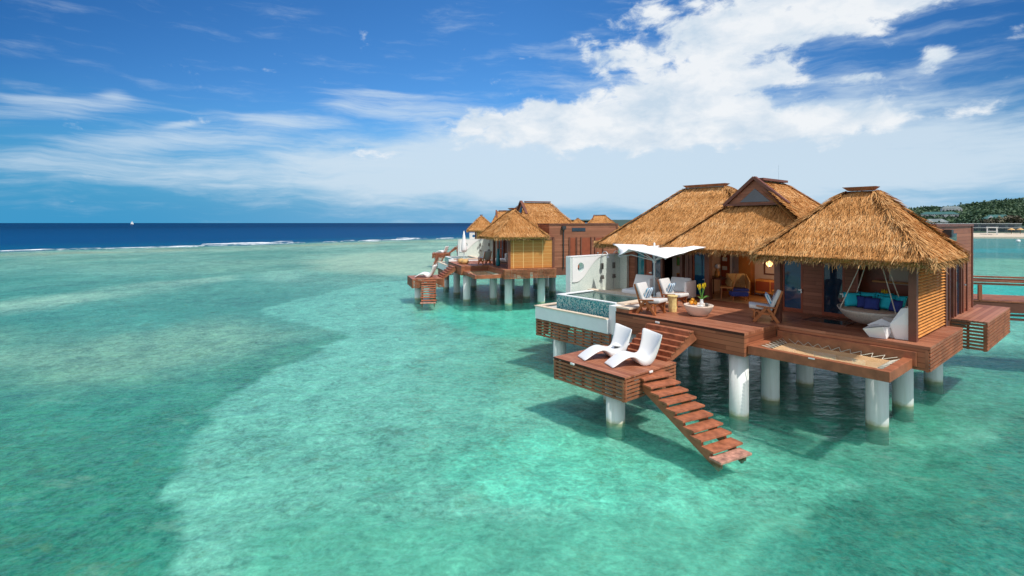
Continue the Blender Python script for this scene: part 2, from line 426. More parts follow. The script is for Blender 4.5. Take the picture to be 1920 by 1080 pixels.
def m_water(name, tint, scat, scat_fac, maxrefl, scales, strength, caustic_tint=0.0):
    m = bpy.data.materials.new(name); m.use_nodes = True; MATS[name] = m
    t = m.node_tree; t.nodes.clear(); g = NT(t)
    out = g.node('ShaderNodeOutputMaterial')
    o = g.node('ShaderNodeTexCoord').outputs['Object']
    h = None
    for (sc, amp, asp, rot) in scales:
        n = g.noise(g.mapping(o, (1, asp, 1), rot=(0, 0, rot)), sc, 4, .6, .4)
        n = g.math('MULTIPLY', n, amp)
        h = n if h is None else g.math('ADD', h, n)
    b = g.node('ShaderNodeBump'); b.inputs['Strength'].default_value = strength; b.inputs['Distance'].default_value = 0.1
    g.link(h, b.inputs['Height'])
    fr = g.node('ShaderNodeFresnel'); fr.inputs['IOR'].default_value = 1.33; g.link(b.outputs[0], fr.inputs['Normal'])
    fac = g.math('MINIMUM', fr.outputs[0], maxrefl)
    tr = g.node('ShaderNodeBsdfTransparent'); tr.inputs[0].default_value = c4(tint)
    if caustic_tint:      # caustic light web painted into the surface tint by noise
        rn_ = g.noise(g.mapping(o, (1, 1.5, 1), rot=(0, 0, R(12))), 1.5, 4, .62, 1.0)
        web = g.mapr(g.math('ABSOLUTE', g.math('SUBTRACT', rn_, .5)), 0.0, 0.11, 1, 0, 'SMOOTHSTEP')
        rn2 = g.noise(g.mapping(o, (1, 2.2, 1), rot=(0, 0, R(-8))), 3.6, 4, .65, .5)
        f = g.math('ADD', 1 - caustic_tint, g.math('MULTIPLY', caustic_tint, g.math('ADD', g.math('MULTIPLY', web, .55), g.math('MULTIPLY', g.mapr(rn2, .3, .7), .45))))
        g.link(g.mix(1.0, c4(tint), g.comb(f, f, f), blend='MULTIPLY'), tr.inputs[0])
    df = g.node('ShaderNodeBsdfDiffuse'); df.inputs[0].default_value = c4(scat)
    gl = g.node('ShaderNodeBsdfGlossy'); gl.inputs['Roughness'].default_value = 0.06; g.link(b.outputs[0], gl.inputs['Normal'])
    m1 = g.node('ShaderNodeMixShader'); m1.inputs[0].default_value = scat_fac
    g.link(tr.outputs[0], m1.inputs[1]); g.link(df.outputs[0], m1.inputs[2])
    m2 = g.node('ShaderNodeMixShader'); g.link(fac, m2.inputs[0]); g.link(m1.outputs[0], m2.inputs[1]); g.link(gl.outputs[0], m2.inputs[2])
    g.link(m2.outputs[0], out.inputs[0])
WAVES = [(1.1, .55, 1.7, R(15)), (3.4, .28, 1.5, R(-10)), (9.0, .09, 1.2, R(30)), (.35, .8, 1.6, R(8))]
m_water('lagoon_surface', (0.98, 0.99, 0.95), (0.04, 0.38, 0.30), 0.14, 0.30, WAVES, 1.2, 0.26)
m_water('sea_surface', (0.9, 0.95, 0.97), (0.0, 0.085, 0.20), 0.28, 0.07, WAVES, 0.8)
m_water('pool_water', (0.75, 0.92, 0.90), (0.05, 0.25, 0.22), 0.08, 0.6, [(3.0, .2, 1.3, 0), (8, .1, 1, 1)], 0.25)

# ---------------------------------------------------------------- mesh helpers
class MB:
    def __init__(s):
        s.v = []; s.f = []
    def add(s, vs, fs):
        b = len(s.v); s.v.extend([tuple(p) for p in vs]); s.f.extend([tuple(b + i for i in f) for f in fs])
        return s
    def box(s, x0, y0, z0, x1, y1, z1):
        return s.add([(x0, y0, z0), (x1, y0, z0), (x1, y1, z0), (x0, y1, z0), (x0, y0, z1), (x1, y0, z1), (x1, y1, z1), (x0, y1, z1)],
                     [(0, 3, 2, 1), (4, 5, 6, 7), (0, 1, 5, 4), (1, 2, 6, 5), (2, 3, 7, 6), (3, 0, 4, 7)])
    def xbox(s, M, sx, sy, sz):
        vs = [M @ Vector((a * sx / 2, b * sy / 2, c * sz / 2)) for c in (-1, 1) for a, b in ((-1, -1), (1, -1), (1, 1), (-1, 1))]
        return s.add(vs, [(0, 3, 2, 1), (4, 5, 6, 7), (0, 1, 5, 4), (1, 2, 6, 5), (2, 3, 7, 6), (3, 0, 4, 7)])
    def beam(s, p, q, w, h, up=(0, 0, 1)):
        p, q = Vector(p), Vector(q); d = q - p; L = d.length; d = d / L
        u = Vector(up)
        if abs(d.dot(u)) > .98: u = Vector((0, 1, 0))
        sx = d.cross(u).normalized(); uz = sx.cross(d)
        M = Matrix((( d.x, sx.x, uz.x, (p.x + q.x) / 2), (d.y, sx.y, uz.y, (p.y + q.y) / 2), (d.z, sx.z, uz.z, (p.z + q.z) / 2), (0, 0, 0, 1)))
        return s.xbox(M, L, w, h)
    def tube(s, pts, r, n=8, caps=True):
        pts = [Vector(p) for p in pts]; rr = r if isinstance(r, (list, tuple)) else [r] * len(pts)
        b = len(s.v); prev = None
        for i, p in enumerate(pts):
            d = (pts[min(i + 1, len(pts) - 1)] - pts[max(i - 1, 0)]).normalized()
            if prev is None:
                u = Vector((1, 0, 0)) if abs(d.x) < .8 else Vector((0, 1, 0))
            else: u = prev
            u = (u - d * u.dot(d)).normalized(); prev = u; w = d.cross(u)
            for k in range(n):
                a = 2 * math.pi * k / n
                s.v.append(tuple(p + (u * math.cos(a) + w * math.sin(a)) * rr[i]))
        for i in range(len(pts) - 1):
            for k in range(n):
                k2 = (k + 1) % n
                s.f.append((b + i * n + k, b + i * n + k2, b + (i + 1) * n + k2, b + (i + 1) * n + k))
        if caps:
            s.f.append(tuple(b + k for k in reversed(range(n)))); s.f.append(tuple(b + (len(pts) - 1) * n + k for k in range(n)))
        return s
    def lathe(s, prof, n=24, c=(0, 0, 0), sx=1, sy=1):
        b = len(s.v)
        for (r, z) in prof:
            for k in range(n):
                a = 2 * math.pi * k / n
                s.v.append((c[0] + r * sx * math.cos(a), c[1] + r * sy * math.sin(a), c[2] + z))
        for i in range(len(prof) - 1):
            for k in range(n):
                k2 = (k + 1) % n
                s.f.append((b + i * n + k, b + i * n + k2, b + (i + 1) * n + k2, b + (i + 1) * n + k))
        if prof[0][0] > 1e-4: s.f.append(tuple(b + k for k in reversed(range(n))))
        if prof[-1][0] > 1e-4: s.f.append(tuple(b + (len(prof) - 1) * n + k for k in range(n)))
        return s
    def prism(s, poly, axis, a, b):
        """poly: list of 2-D points in the plane normal to axis; extruded from a to b"""
        n = len(poly)
        def p3(q, t):
            l = list(q); l.insert(axis, t); return tuple(l)
        return s.add([p3(q, a) for q in poly] + [p3(q, b) for q in poly],
                     [tuple(reversed(range(n))), tuple(range(n, 2 * n))] + [(i, (i + 1) % n, n + (i + 1) % n, n + i) for i in range(n)])
    def grid(s, fn, nu, nv):
        vs = [fn(i / nu, j / nv) for j in range(nv + 1) for i in range(nu + 1)]
        fs = [(j * (nu + 1) + i, j * (nu + 1) + i + 1, (j + 1) * (nu + 1) + i + 1, (j + 1) * (nu + 1) + i) for j in range(nv) for i in range(nu)]
        return s.add(vs, fs)
    def build(s, name, m, parent=None, smooth=False, bevel=0, solid=0, subsurf=0):
        me = bpy.data.meshes.new(name); me.from_pydata(s.v, [], s.f); me.update()
        if smooth or bevel == 0:
            bm = bmesh.new(); bm.from_mesh(me); bmesh.ops.recalc_face_normals(bm, faces=bm.faces); bm.to_mesh(me); bm.free()
        ob = bpy.data.objects.new(name, me); COL.objects.link(ob)
        me.materials.append(MATS[m])
        if smooth:
            me.polygons.foreach_set('use_smooth', [True] * len(me.polygons))
        if parent: ob.parent = parent
        if solid:
            md = ob.modifiers.new('solid', 'SOLIDIFY'); md.thickness = solid; md.offset = 0
        if bevel:
            md = ob.modifiers.new('bevel', 'BEVEL'); md.width = bevel; md.segments = 2; md.limit_method = 'ANGLE'
        if subsurf:
            md = ob.modifiers.new('sub', 'SUBSURF'); md.levels = subsurf; md.render_levels = subsurf
        return ob

def np_mesh(name, V, Q, m, parent=None, attrs=None, cols=None, smooth=False):
    """V (n,3), Q (m,4) quads"""
    me = bpy.data.meshes.new(name)
    V = np.ascontiguousarray(V, dtype=np.float32); Q = np.ascontiguousarray(Q, dtype=np.int32); k = Q.shape[1]
    me.vertices.add(len(V)); me.vertices.foreach_set('co', V.ravel())
    me.loops.add(Q.size); me.loops.foreach_set('vertex_index', Q.ravel())
    me.polygons.add(len(Q)); me.polygons.foreach_set('loop_start', np.arange(0, Q.size, k, dtype=np.int32))
    me.update(calc_edges=True); me.validate()
    for nm, arr in (attrs or {}).items():
        at = me.attributes.new(nm, 'FLOAT', 'POINT'); at.data.foreach_set('value', np.ascontiguousarray(arr, dtype=np.float32))
    for nm, arr in (cols or {}).items():
        at = me.attributes.new(nm, 'FLOAT_COLOR', 'POINT'); at.data.foreach_set('color', np.ascontiguousarray(arr, dtype=np.float32).ravel())
    if smooth: me.polygons.foreach_set('use_smooth', [True] * len(me.polygons))
    ob = bpy.data.objects.new(name, me); COL.objects.link(ob); me.materials.append(MATS[m])
    if parent: ob.parent = parent
    return ob

TOP = []
def thing(name, label, cat, group=None):
    o = bpy.data.objects.new(name, None); COL.objects.link(o); o.empty_display_size = .2
    return tag(o, label, cat, group)
def tag(o, label, cat, group=None, kind=None):
    o['label'] = label; o['category'] = cat
    if group: o['group'] = group
    if kind: o['kind'] = kind
    if o not in TOP: TOP.append(o)
    return o
def struct(o, kind='structure', label=None, cat=None):
    o['kind'] = kind
    if label: o['label'] = label; o['category'] = cat
    if o not in TOP: TOP.append(o)
    return o
def copy_tree(o, parent=None, swap=None):
    c = o.copy(); COL.objects.link(c); c.parent = parent
    for ch in list(o.children):
        copy_tree(ch, c, swap)
    return c
def copy_thing(o, label, group=None):
    c = copy_tree(o); c['label'] = label
    if group: c['group'] = group
    TOP.append(c)
    return c

# villa frames: local x runs right along the front, local y into the house
VILLA = [((5.26, 11.47), -51.0), ((-2.93, 29.33), -71.0), ((-5.9, 53.8), -85.0), ((9.5, 88.0), -118.0)]
def put(o, k, x, y, z=0.0, rz=0.0):
    (px, py), a = VILLA[k]; th = R(a)
    o.location = (px + math.cos(th) * x - math.sin(th) * y, py + math.sin(th) * x + math.cos(th) * y, z)
    o.rotation_euler = (0, 0, th + R(rz))
    return o

# ---------------------------------------------------------------- sea
def W(px, py, z):
    Y = 950.0 * (EYE - z) / (py - 418.0); return ((px - 960) / 950.0 * Y, Y)
def vnoise(P, scale, octaves=4, seed=0):
    """value noise for vertex placement of the seabed patches"""
    tot = np.zeros(len(P)); amp = 1.0; nrm = 0
    for o in range(octaves):
        r = np.random.default_rng(seed + o * 17); T = r.random((256, 256))
        q = P * scale * 2 ** o + 1000.0; i = np.floor(q).astype(int); f = q - i; f = f * f * (3 - 2 * f)
        a = T[i[:, 0] % 256, i[:, 1] % 256]; b = T[(i[:, 0] + 1) % 256, i[:, 1] % 256]
        c = T[i[:, 0] % 256, (i[:, 1] + 1) % 256]; d = T[(i[:, 0] + 1) % 256, (i[:, 1] + 1) % 256]
        tot += amp * ((a * (1 - f[:, 0]) + b * f[:, 0]) * (1 - f[:, 1]) + (c * (1 - f[:, 0]) + d * f[:, 0]) * f[:, 1]); nrm += amp; amp *= .5
    return tot / nrm - .5
def sdist(P, poly):
    """signed distance (positive inside) to a closed polygon"""
    poly = np.array(poly); n = len(poly); ins = np.zeros(len(P), bool); dm = np.full(len(P), 1e9)
    for i in range(n):
        a, b = poly[i], poly[(i + 1) % n]; e = b - a; w = P - a
        t = np.clip((w @ e) / max(e @ e, 1e-9), 0, 1); dm = np.minimum(dm, np.hypot(*(w - t[:, None] * e).T))
        c = (a[1] <= P[:, 1]) != (b[1] <= P[:, 1])
        xi = a[0] + (P[:, 1] - a[1]) / (e[1] if abs(e[1]) > 1e-9 else 1e-9) * e[0]
        ins ^= c & (P[:, 0] < xi)
    return np.where(ins, dm, -dm)
BED = -0.36
def build_sea():
    ys = np.concatenate([np.linspace(-6, 6, 22)[:-1], np.geomspace(6, 260, 330), np.geomspace(275, 30000, 40)])
    ks = np.linspace(-1.55, 1.55, 330)
    YY, KK = np.meshgrid(ys, ks, indexing='ij'); XX = KK * (np.maximum(YY, -6) + 14.0)
    P = np.stack([XX.ravel(), YY.ravel()], 1)
    zb = BED
    def poly(pts): return [W(a, b, zb) for a, b in pts]
    def mask(pts, soft, nz, nsc, seed=1):
        d = sdist(P, poly(pts)) + vnoise(P, nsc, 4, seed) * nz
        t = np.clip(d / soft * .5 + .5, 0, 1); return (t * t * (3 - 2 * t))[:, None]
    Y = P[:, 1]
    C = lambda r, g_, b: np.array(srgb(r, g_, b)) * 1.0
    def over(base, m, c): return base * (1 - m) + m * c
    # lagoon floor: seagrass and rubble flats
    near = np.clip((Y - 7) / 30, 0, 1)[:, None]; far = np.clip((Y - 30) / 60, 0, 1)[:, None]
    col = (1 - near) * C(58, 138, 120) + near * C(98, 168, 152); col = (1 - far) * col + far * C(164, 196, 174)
    speck = np.full(len(P), .85)
    m = np.clip(vnoise(P, .07, 4, 5) * 3.2 + .35, 0, 1)[:, None]; col = over(col, m * .45, C(122, 160, 126))       # olive flats
    m = np.clip(vnoise(P * [1, .8], .12, 4, 9) * 3.5 + .35, 0, 1)[:, None]; col = over(col, m * .55, C(48, 132, 112))  # dark grass
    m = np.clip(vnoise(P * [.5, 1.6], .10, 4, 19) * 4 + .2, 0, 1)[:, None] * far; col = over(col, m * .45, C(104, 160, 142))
    # dark seagrass in the near left and along the right
    m = mask([(-400, 700), (300, 690), (430, 760), (380, 790), (320, 900), (330, 1010), (500, 1300), (-600, 1200)], .5, 1.4, .8, 2); col = over(col, m * .5, C(48, 128, 100))
    m = mask([(-300, 620), (150, 640), (400, 605), (600, 615), (500, 670), (120, 730), (-300, 720)], 2.5, 4, .3, 3); col = over(col, m * .75, C(146, 188, 158))
    m = mask([(420, 690), (520, 640), (640, 632), (540, 700), (420, 760), (360, 740)], 1.5, 2, .4, 4); col = over(col, m * .7, C(66, 146, 112))
    m = mask([(-300, 800), (60, 770), (200, 840), (100, 930), (-300, 900)], 1.5, 2, .4, 24); col = over(col, m * .4, C(84, 156, 120))
    # pale far sand banks
    m = mask([(700, 474), (870, 474), (1100, 478), (1100, 500), (840, 520), (600, 505), (560, 492)], 3, 6, .1, 6); col = over(col, m * .85, C(188, 212, 184)); speck -= m[:, 0] * .5
    m = mask([(0, 566), (300, 528), (440, 515), (455, 523), (250, 556), (0, 590), (-300, 610), (-300, 590)], 1.6, 3, .25, 7); col = over(col, m * .8, C(172, 208, 186))
    m = mask([(480, 512), (560, 506), (560, 528), (500, 530)], 1.5, 3, .25, 8); col = over(col, m * .7, C(158, 208, 188))
    m = mask([(200, 545), (420, 528), (700, 530), (480, 560), (560, 600), (200, 580)], 3, 5, .2, 25); col = over(col, m * .55, C(84, 150, 130))
    # large pale turquoise sand channel
    SANDPOLY = [(486, 582), (560, 560), (700, 530), (860, 515), (1500, 510), (1980, 590), (2000, 700), (1800, 850), (1660, 905), (1500, 960), (1420, 1300), (500, 1300), (330, 1010), (320, 900), (380, 790), (440, 740), (660, 626), (560, 606)]
    m = mask(SANDPOLY, .12, .9, 1.3, 10); col = over(col, m * .97, C(122, 198, 181)); speck -= m[:, 0] * .15
    m = mask([(820, 840), (1050, 815), (1400, 850), (1660, 900), (1500, 945), (1100, 965), (850, 930)], .5, 1.6, 1.1, 11); col = over(col, m * .85, C(110, 214, 190))
    m = mask([(790, 590), (880, 560), (1300, 560), (1300, 640), (900, 632)], .5, 1.0, .6, 12); col = over(col, m * .85, C(92, 216, 196)); speck -= m[:, 0] * .25
    m = mask([(480, 1000), (900, 965), (1500, 970), (1500, 1400), (300, 1400)], .5, 1.2, .9, 13); col = over(col, m * .8, C(98, 186, 162)); speck -= m[:, 0] * .35
    m = mask([(640, 860), (900, 770), (1000, 800), (760, 960), (640, 960)], 1.5, 2.4, .9, 14); col = over(col, m * .5, C(84, 164, 144)); speck += m[:, 0] * .15
    m = mask([(760, 700), (900, 660), (1000, 690), (860, 760)], 1.5, 2.4, .9, 26); col = over(col, m * .45, C(92, 168, 146))
    m = mask([(1000, 640), (1500, 680), (1700, 800), (1300, 830), (1150, 720), (1000, 690)], 1.2, 2, .6, 15); col = over(col, m * .4, C(60, 166, 140))  # shade under the nearest villa painted as darker bed colour
    # darker right foreground
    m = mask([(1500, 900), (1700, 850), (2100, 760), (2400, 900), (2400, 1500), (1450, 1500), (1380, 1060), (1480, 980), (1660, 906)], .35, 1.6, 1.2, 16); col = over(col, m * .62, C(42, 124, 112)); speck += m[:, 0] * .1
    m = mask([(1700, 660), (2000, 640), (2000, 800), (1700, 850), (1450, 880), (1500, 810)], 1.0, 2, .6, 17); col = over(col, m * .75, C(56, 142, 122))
    # right lagoon bands beyond the boardwalk
    m = mask([(1600, 530), (2200, 530), (2200, 600), (1600, 600)], 1, 1, .5, 18); col = over(col, m, C(40, 196, 190)); speck -= m[:, 0] * .4
    m = mask([(1600, 486), (2300, 486), (2300, 530), (1600, 530)], 2, 2, .3, 19); col = over(col, m * .9, C(120, 190, 172)); speck -= m[:, 0] * .3
    m = mask([(1500, 447), (2400, 447), (2400, 486), (1500, 486)], 4, 4, .1, 20); col = over(col, m * .9, C(40, 128, 142)); speck -= m[:, 0] * .3
    m = mask([(1500, 466), (2400, 466), (2400, 474), (1500, 474)], 2, 2, .1, 21); col = over(col, m * .9, C(20, 150, 165))
    # reef crest: dark rubble, then the drop into deep water
    a = np.array(W(0, 470.5, 0)); b = np.array(W(870, 445.5, 0)); t = (b - a) / np.hypot(*(b - a)); nrm = np.array([-t[1], t[0]])
    dd = (P - a) @ nrm + vnoise(P, .05, 3, 30) * 7
    m = (np.clip(1 - np.abs(dd + 9) / 9, 0, 1) * np.clip(vnoise(P, .18, 3, 31) * 3 + .6, 0, 1))[:, None]; col = over(col, m * .8, C(186, 184, 146))
    m = np.clip((dd - 1) / 5, 0, 1)[:, None]; deep1 = C(0, 104, 132)
    land = (P[:, 0] > 60)[:, None]
    m = np.where(land, 0, m); col = over(col, m, deep1)
    m = np.clip((dd - 10) / 90, 0, 1)[:, None] * (1 - land); col = over(col, m, C(0, 62, 118))
    m = np.clip((dd - 150) / 600, 0, 1)[:, None] * (1 - land); col = over(col, m, C(0, 30, 84))
    deepf = np.clip((dd - 2) / 20, 0, 1) * (1 - land[:, 0]); speck = np.clip(speck * (1 - deepf), 0, 1)
    col = np.clip(col * BED_GAIN, 0, .95)
    z = BED + vnoise(P, .3, 3, 40) * .12 + vnoise(P, 1.6, 3, 41) * .16 * np.clip((70 - Y) / 40, 0, 1) - np.clip((dd - 2) / 30, 0, 1) * (1 - land[:, 0]) * 1.5
    nk = len(ks); ny = len(ys)
    i, j = np.meshgrid(np.arange(ny - 1), np.arange(nk - 1), indexing='ij'); q = (i * nk + j).ravel()
    Q = np.stack([q, q + 1, q + nk + 1, q + nk], 1)
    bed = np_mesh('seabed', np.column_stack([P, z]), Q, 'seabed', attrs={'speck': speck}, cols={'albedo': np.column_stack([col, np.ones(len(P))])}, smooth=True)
    struct(bed)
    e0 = a - t * 900; e1 = b + t * 900                      # reef line: lagoon water inside, open sea outside
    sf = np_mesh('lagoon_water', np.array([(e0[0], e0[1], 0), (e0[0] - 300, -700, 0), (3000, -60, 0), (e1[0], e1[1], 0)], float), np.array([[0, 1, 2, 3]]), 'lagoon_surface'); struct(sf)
    sf = np_mesh('open_sea', np.array([(e0[0], e0[1], 0), (e1[0], e1[1], 0), (40000, 40000, 0), (-40000, 40000, 0), (-40000, e0[1], 0)], float), np.array([[0, 1, 2, 3, 4]]), 'sea_surface'); struct(sf)
    # breaking surf along the reef edge: low irregular ridges of white water
    rows = []; Qs = []; n = 0
    L = 520
    for (off, w, h, thr, seed) in ((0, .5, .14, .03, 50), (-3.0, .35, .08, .08, 51), (4, .5, .12, .09, 52), (-6, .3, .05, .12, 53), (9, .4, .1, .16, 54)):
        s = np.linspace(-.6, 1.25, L); base = a + np.outer(s * np.hypot(*(b - a)), t)
        wob = vnoise(base, .05, 4, seed) * 6; keep = vnoise(base, .09, 4, seed + 9)
        wid = np.clip((keep - thr) * 6, 0, 1.3) * w * (1 + base[:, 1] / 160)
        for kk, (u, hh) in enumerate(((-1, -.05), (-.3, .8), (.25, 1.), (1, -.05))):
            p = base + np.outer(wob + off + u * wid + vnoise(base, .9, 2, seed + kk) * .8, nrm)
            zz = np.where(wid > .02, hh * h * np.clip(wid, .2, 1.2) + vnoise(base, 1.2, 2, seed + kk + 3) * .1, -.2)
            rows.append(np.column_stack([p, zz]))
        for kk in range(3):
            q = n + kk * L + np.arange(L - 1); Qs.append(np.stack([q, q + 1, q + L + 1, q + L], 1))
        n += 4 * L
    fo = np_mesh('surf', np.concatenate(rows), np.concatenate(Qs), 'foam')
    tag(fo, 'white surf breaking along the edge of the reef', 'surf', kind='stuff')
BED_GAIN = 1.17
build_sea()

# ---------------------------------------------------------------- thatch
def tri_sample(poly, n):
    poly = np.array(poly, float); tris = [(poly[0], poly[i], poly[i + 1]) for i in range(1, len(poly) - 1)]
    ar = np.array([np.linalg.norm(np.cross(b - a, c - a)) / 2 for a, b, c in tris]); cnt = rng.multinomial(n, ar / ar.sum()); out = []
    for (a, b, c), k in zip(tris, cnt):
        r1 = np.sqrt(rng.random(k))[:, None]; r2 = rng.random(k)[:, None]; out.append((1 - r1) * a + r1 * (1 - r2) * b + r1 * r2 * c)
    return np.concatenate(out)
def poly_area(poly):
    poly = np.array(poly, float); return sum(np.linalg.norm(np.cross(poly[i] - poly[0], poly[i + 1] - poly[0])) / 2 for i in range(1, len(poly) - 1))
def thatch(name, faces, eaves, hips, parent, wood=None, dens=1.0):
    """faces: planar roof slopes (counter-clockwise from outside); eaves, hips: line segments"""
    Vs, Qs, rn, ev = [], [], [], []; n0 = 0
    def blades(root, d, a, nrm, ln, w, lift, e, r=None):
        nonlocal n0
        k = len(root); ph = rng.normal(0, .55, k)[:, None]; wv = (a * np.cos(ph) + nrm * np.sin(ph)) * (w / 2)[:, None]
        side = rng.normal(0, .10, k)[:, None] * a
        mid = root + (d + side * .5) * (ln * .55)[:, None] + nrm * (lift * .55)[:, None]
        tip = root + (d + side) * ln[:, None] + nrm * lift[:, None]
        rt = root - nrm * .012
        V = np.stack([rt - wv, rt + wv, mid - wv, mid + wv, tip - wv * .35, tip + wv * .35], 1).reshape(-1, 3)
        b = n0 + np.arange(k) * 6
        Qs.append(np.concatenate([np.stack([b, b + 1, b + 3, b + 2], 1), np.stack([b + 2, b + 3, b + 5, b + 4], 1)]))
        Vs.append(V); rv = np.clip(rng.beta(2.6, 2.2, k) if r is None else r, 0, 1); rn.append(np.repeat(rv, 6)); ev.append(np.full(k * 6, e) if np.isscalar(e) else np.repeat(e, 6)); n0 += k * 6
    up = np.array([0, 0, 1.0])
    for poly in faces:
        p = np.array(poly, float); nv = np.cross(p[1] - p[0], p[2] - p[1]); nv /= np.linalg.norm(nv)
        if nv[2] < 0: nv = -nv
        d = -up + nv * (nv @ up); d /= np.linalg.norm(d); a = np.cross(nv, d)
        A = poly_area(poly); k = int(A * 1500 * dens)
        pts = tri_sample(poly, k)
        v = pts @ d; course = .16; snap = np.ceil(v / course) * course + rng.normal(0, .022, k)
        pts = pts + np.outer((snap - v) * .85, d); vmax = (p @ d).max()
        band = vn1(snap / course * .9 + 40 + 3 * vnoise(pts[:, :2], .5, 2, 3), 77) * .5 + vnoise(pts[:, :2] * [1, 1.0], 2.6, 3, 21) * .7
        ln = rng.uniform(.16, .34, k); over = (pts @ d + ln) - (vmax + .12)
        ln = np.where(over > 0, np.maximum(ln - over, .08), ln)
        pts = pts - np.outer(np.clip((pts @ d) - vmax + .02, 0, 1), d)
        blades(pts, np.tile(d, (k, 1)), np.tile(a, (k, 1)), np.tile(nv, (k, 1)), ln, rng.uniform(.007, .018, k), rng.uniform(.004, .032, k) * (1 + (rng.random(k) < .05) * 1.0), 0.0, np.clip(rng.beta(2.4, 2.2, k) + band * .8 + .04, 0, 1))
    for (e0, e1) in eaves:
        e0, e1 = np.array(e0, float), np.array(e1, float); L = np.linalg.norm(e1 - e0); ax = (e1 - e0) / L
        outw = np.cross(ax, up); c = np.mean([np.mean(np.array(f, float), 0) for f in faces], 0)
        if (np.array((e0 + e1) / 2) - c) @ outw < 0: outw = -outw
        k = int(L * 520 * dens); t = rng.uniform(-.03, 1.03, k)
        root = e0 + np.outer(t * L, ax) - np.outer(rng.uniform(0, .12, k), outw) + np.outer(rng.uniform(-.14, .06, k), up)
        root[:, 2] += vn1(t * L * 2.2, int(abs(e0[0] * 13 + e0[1] * 7))) * .05
        tilt = rng.uniform(.15, .9, k)[:, None]; d = outw * tilt - up * (1.15 - tilt * .6) + np.outer(rng.normal(0, .12, k), ax); d /= np.linalg.norm(d, axis=1)[:, None]
        nv = np.cross(np.tile(ax, (k, 1)), d); nv *= np.sign(nv @ outw + 1e-6)[:, None]
        ln = rng.uniform(.08, .18, k) * (1 + (rng.random(k) < .08) * .5)
        blades(root, d, np.tile(ax, (k, 1)), nv, ln, rng.uniform(.008, .02, k), rng.uniform(-.01, .025, k), rng.uniform(.3, 1, k), rng.beta(1.8, 2.0, k))
    for (h0, h1) in hips:
        h0, h1 = np.array(h0, float), np.array(h1, float); L = np.linalg.norm(h1 - h0); ax = (h1 - h0) / L; ax = -ax if ax[2] > 0 else ax
        side = np.cross(ax, up); side /= np.linalg.norm(side); nv = np.cross(side, ax); nv *= np.sign(nv[2])
        k = int(L * 260 * dens); t = rng.random(k); t = np.where(ax @ (h1 - h0) > 0, t * (1 - .26 / L), .26 / L + t * (1 - .26 / L))
        root = h0 + np.outer(t, h1 - h0) + np.outer(rng.normal(0, .05, k), side) + nv * .0
        sd = rng.normal(0, .32, k)[:, None] * side; d = ax + sd; d /= np.linalg.norm(d, axis=1)[:, None]
        blades(root, d, np.tile(side, (k, 1)), np.tile(nv, (k, 1)), rng.uniform(.2, .42, k), rng.uniform(.009, .02, k), rng.uniform(.005, .045, k), rng.uniform(0, .5, k), rng.beta(1.8, 2.2, k))
    # solid straw body under the strands
    for poly in faces:
        p = np.array(poly, float); m = len(p)
        V = np.concatenate([p - [0, 0, .03], p - [0, 0, .17]])
        fs = []
        for i in range(1, m - 1):
            fs += [(0, i, i + 1, i + 1), (m, m + i + 1, m + i, m + i)]
        for i in range(m):
            j = (i + 1) % m; fs.append((i, m + i, m + j, j))
        qs = [f for f in fs if f[2] != f[3]]; ts = [f[:3] for f in fs if f[2] == f[3]]
        # triangles become thin quads by splitting an edge
        for (x, y, zz) in ts:
            V = np.concatenate([V, [(V[y] + V[zz]) / 2]]); qs.append((x, y, len(V) - 1, zz))
        Vs.append(V); Qs.append(np.array(qs) + n0); rn.append(np.full(len(V), .42)); ev.append(np.zeros(len(V))); n0 += len(V)
    return np_mesh(name, np.concatenate(Vs), np.concatenate(Qs), 'thatch', parent, attrs={'rnd': np.concatenate(rn), 'eave': np.concatenate(ev)})
def vn1(x, seed):
    T = np.random.default_rng(seed).random(512); i = np.floor(x).astype(int); f = x - i; f = f * f * (3 - 2 * f); return T[i % 512] * (1 - f) + T[(i + 1) % 512] * f - .5
def hip_roof(name, x0, x1, y0, y1, ze, r0, r1, yr, zr, parent, cap=True, dens=1.0):
    a, b, c, d = (x0, y0, ze), (x1, y0, ze), (x1, y1, ze), (x0, y1, ze); e, f = (r0, yr, zr), (r1, yr, zr)
    o = thatch(name, [[a, b, f, e], [b, c, f], [c, d, e, f], [d, a, e]], [(a, b), (b, c), (c, d), (d, a)], [(e, a), (f, b), (f, c), (e, d)], parent, dens=dens)
    if cap:
        ridge_cap(r0 - .04, r1 + .04, yr, zr, o)
    return o
def ridge_cap(r0, r1, yr, zr, parent):
    m = MB()
    w0, w1 = .11, .17
    m.add([(r0 + .1, yr - w0, zr - .02), (r1 - .1, yr - w0, zr - .02), (r1 - .1, yr + w0, zr - .02), (r0 + .1, yr + w0, zr - .02),
           (r0, yr - w1, zr + .065), (r1, yr - w1, zr + .065), (r1, yr + w1, zr + .065), (r0, yr + w1, zr + .065)],
          [(0, 3, 2, 1), (4, 5, 6, 7), (0, 1, 5, 4), (1, 2, 6, 5), (2, 3, 7, 6), (3, 0, 4, 7)])
    return m.build('ridge_cap', 'beam_wood', parent)

# ---------------------------------------------------------------- slatted skirts
def lattice(m, p, q, z0, z1, n, inward, nposts=None, th=.03):
    """horizontal slats between p and q (x, y) with posts behind"""
    p, q = Vector((*p, 0)), Vector((*q, 0)); L = (q - p).length; h = (z1 - z0) / n
    for i in range(n):
        zc = z0 + (i + .5) * h
        m.beam((p.x, p.y, zc), (q.x, q.y, zc), th, h * .60)
    iv = Vector((*inward, 0)); k = nposts or max(2, int(L / .32) + 1)
    for i in range(k):
        c = p + (q - p) * ((i + .03) / (k - 1 + .06)) + iv * (th * .5 + .026)
        m.box(c.x - .025, c.y - .025, z0, c.x + .025, c.y + .025, z1 - .01)

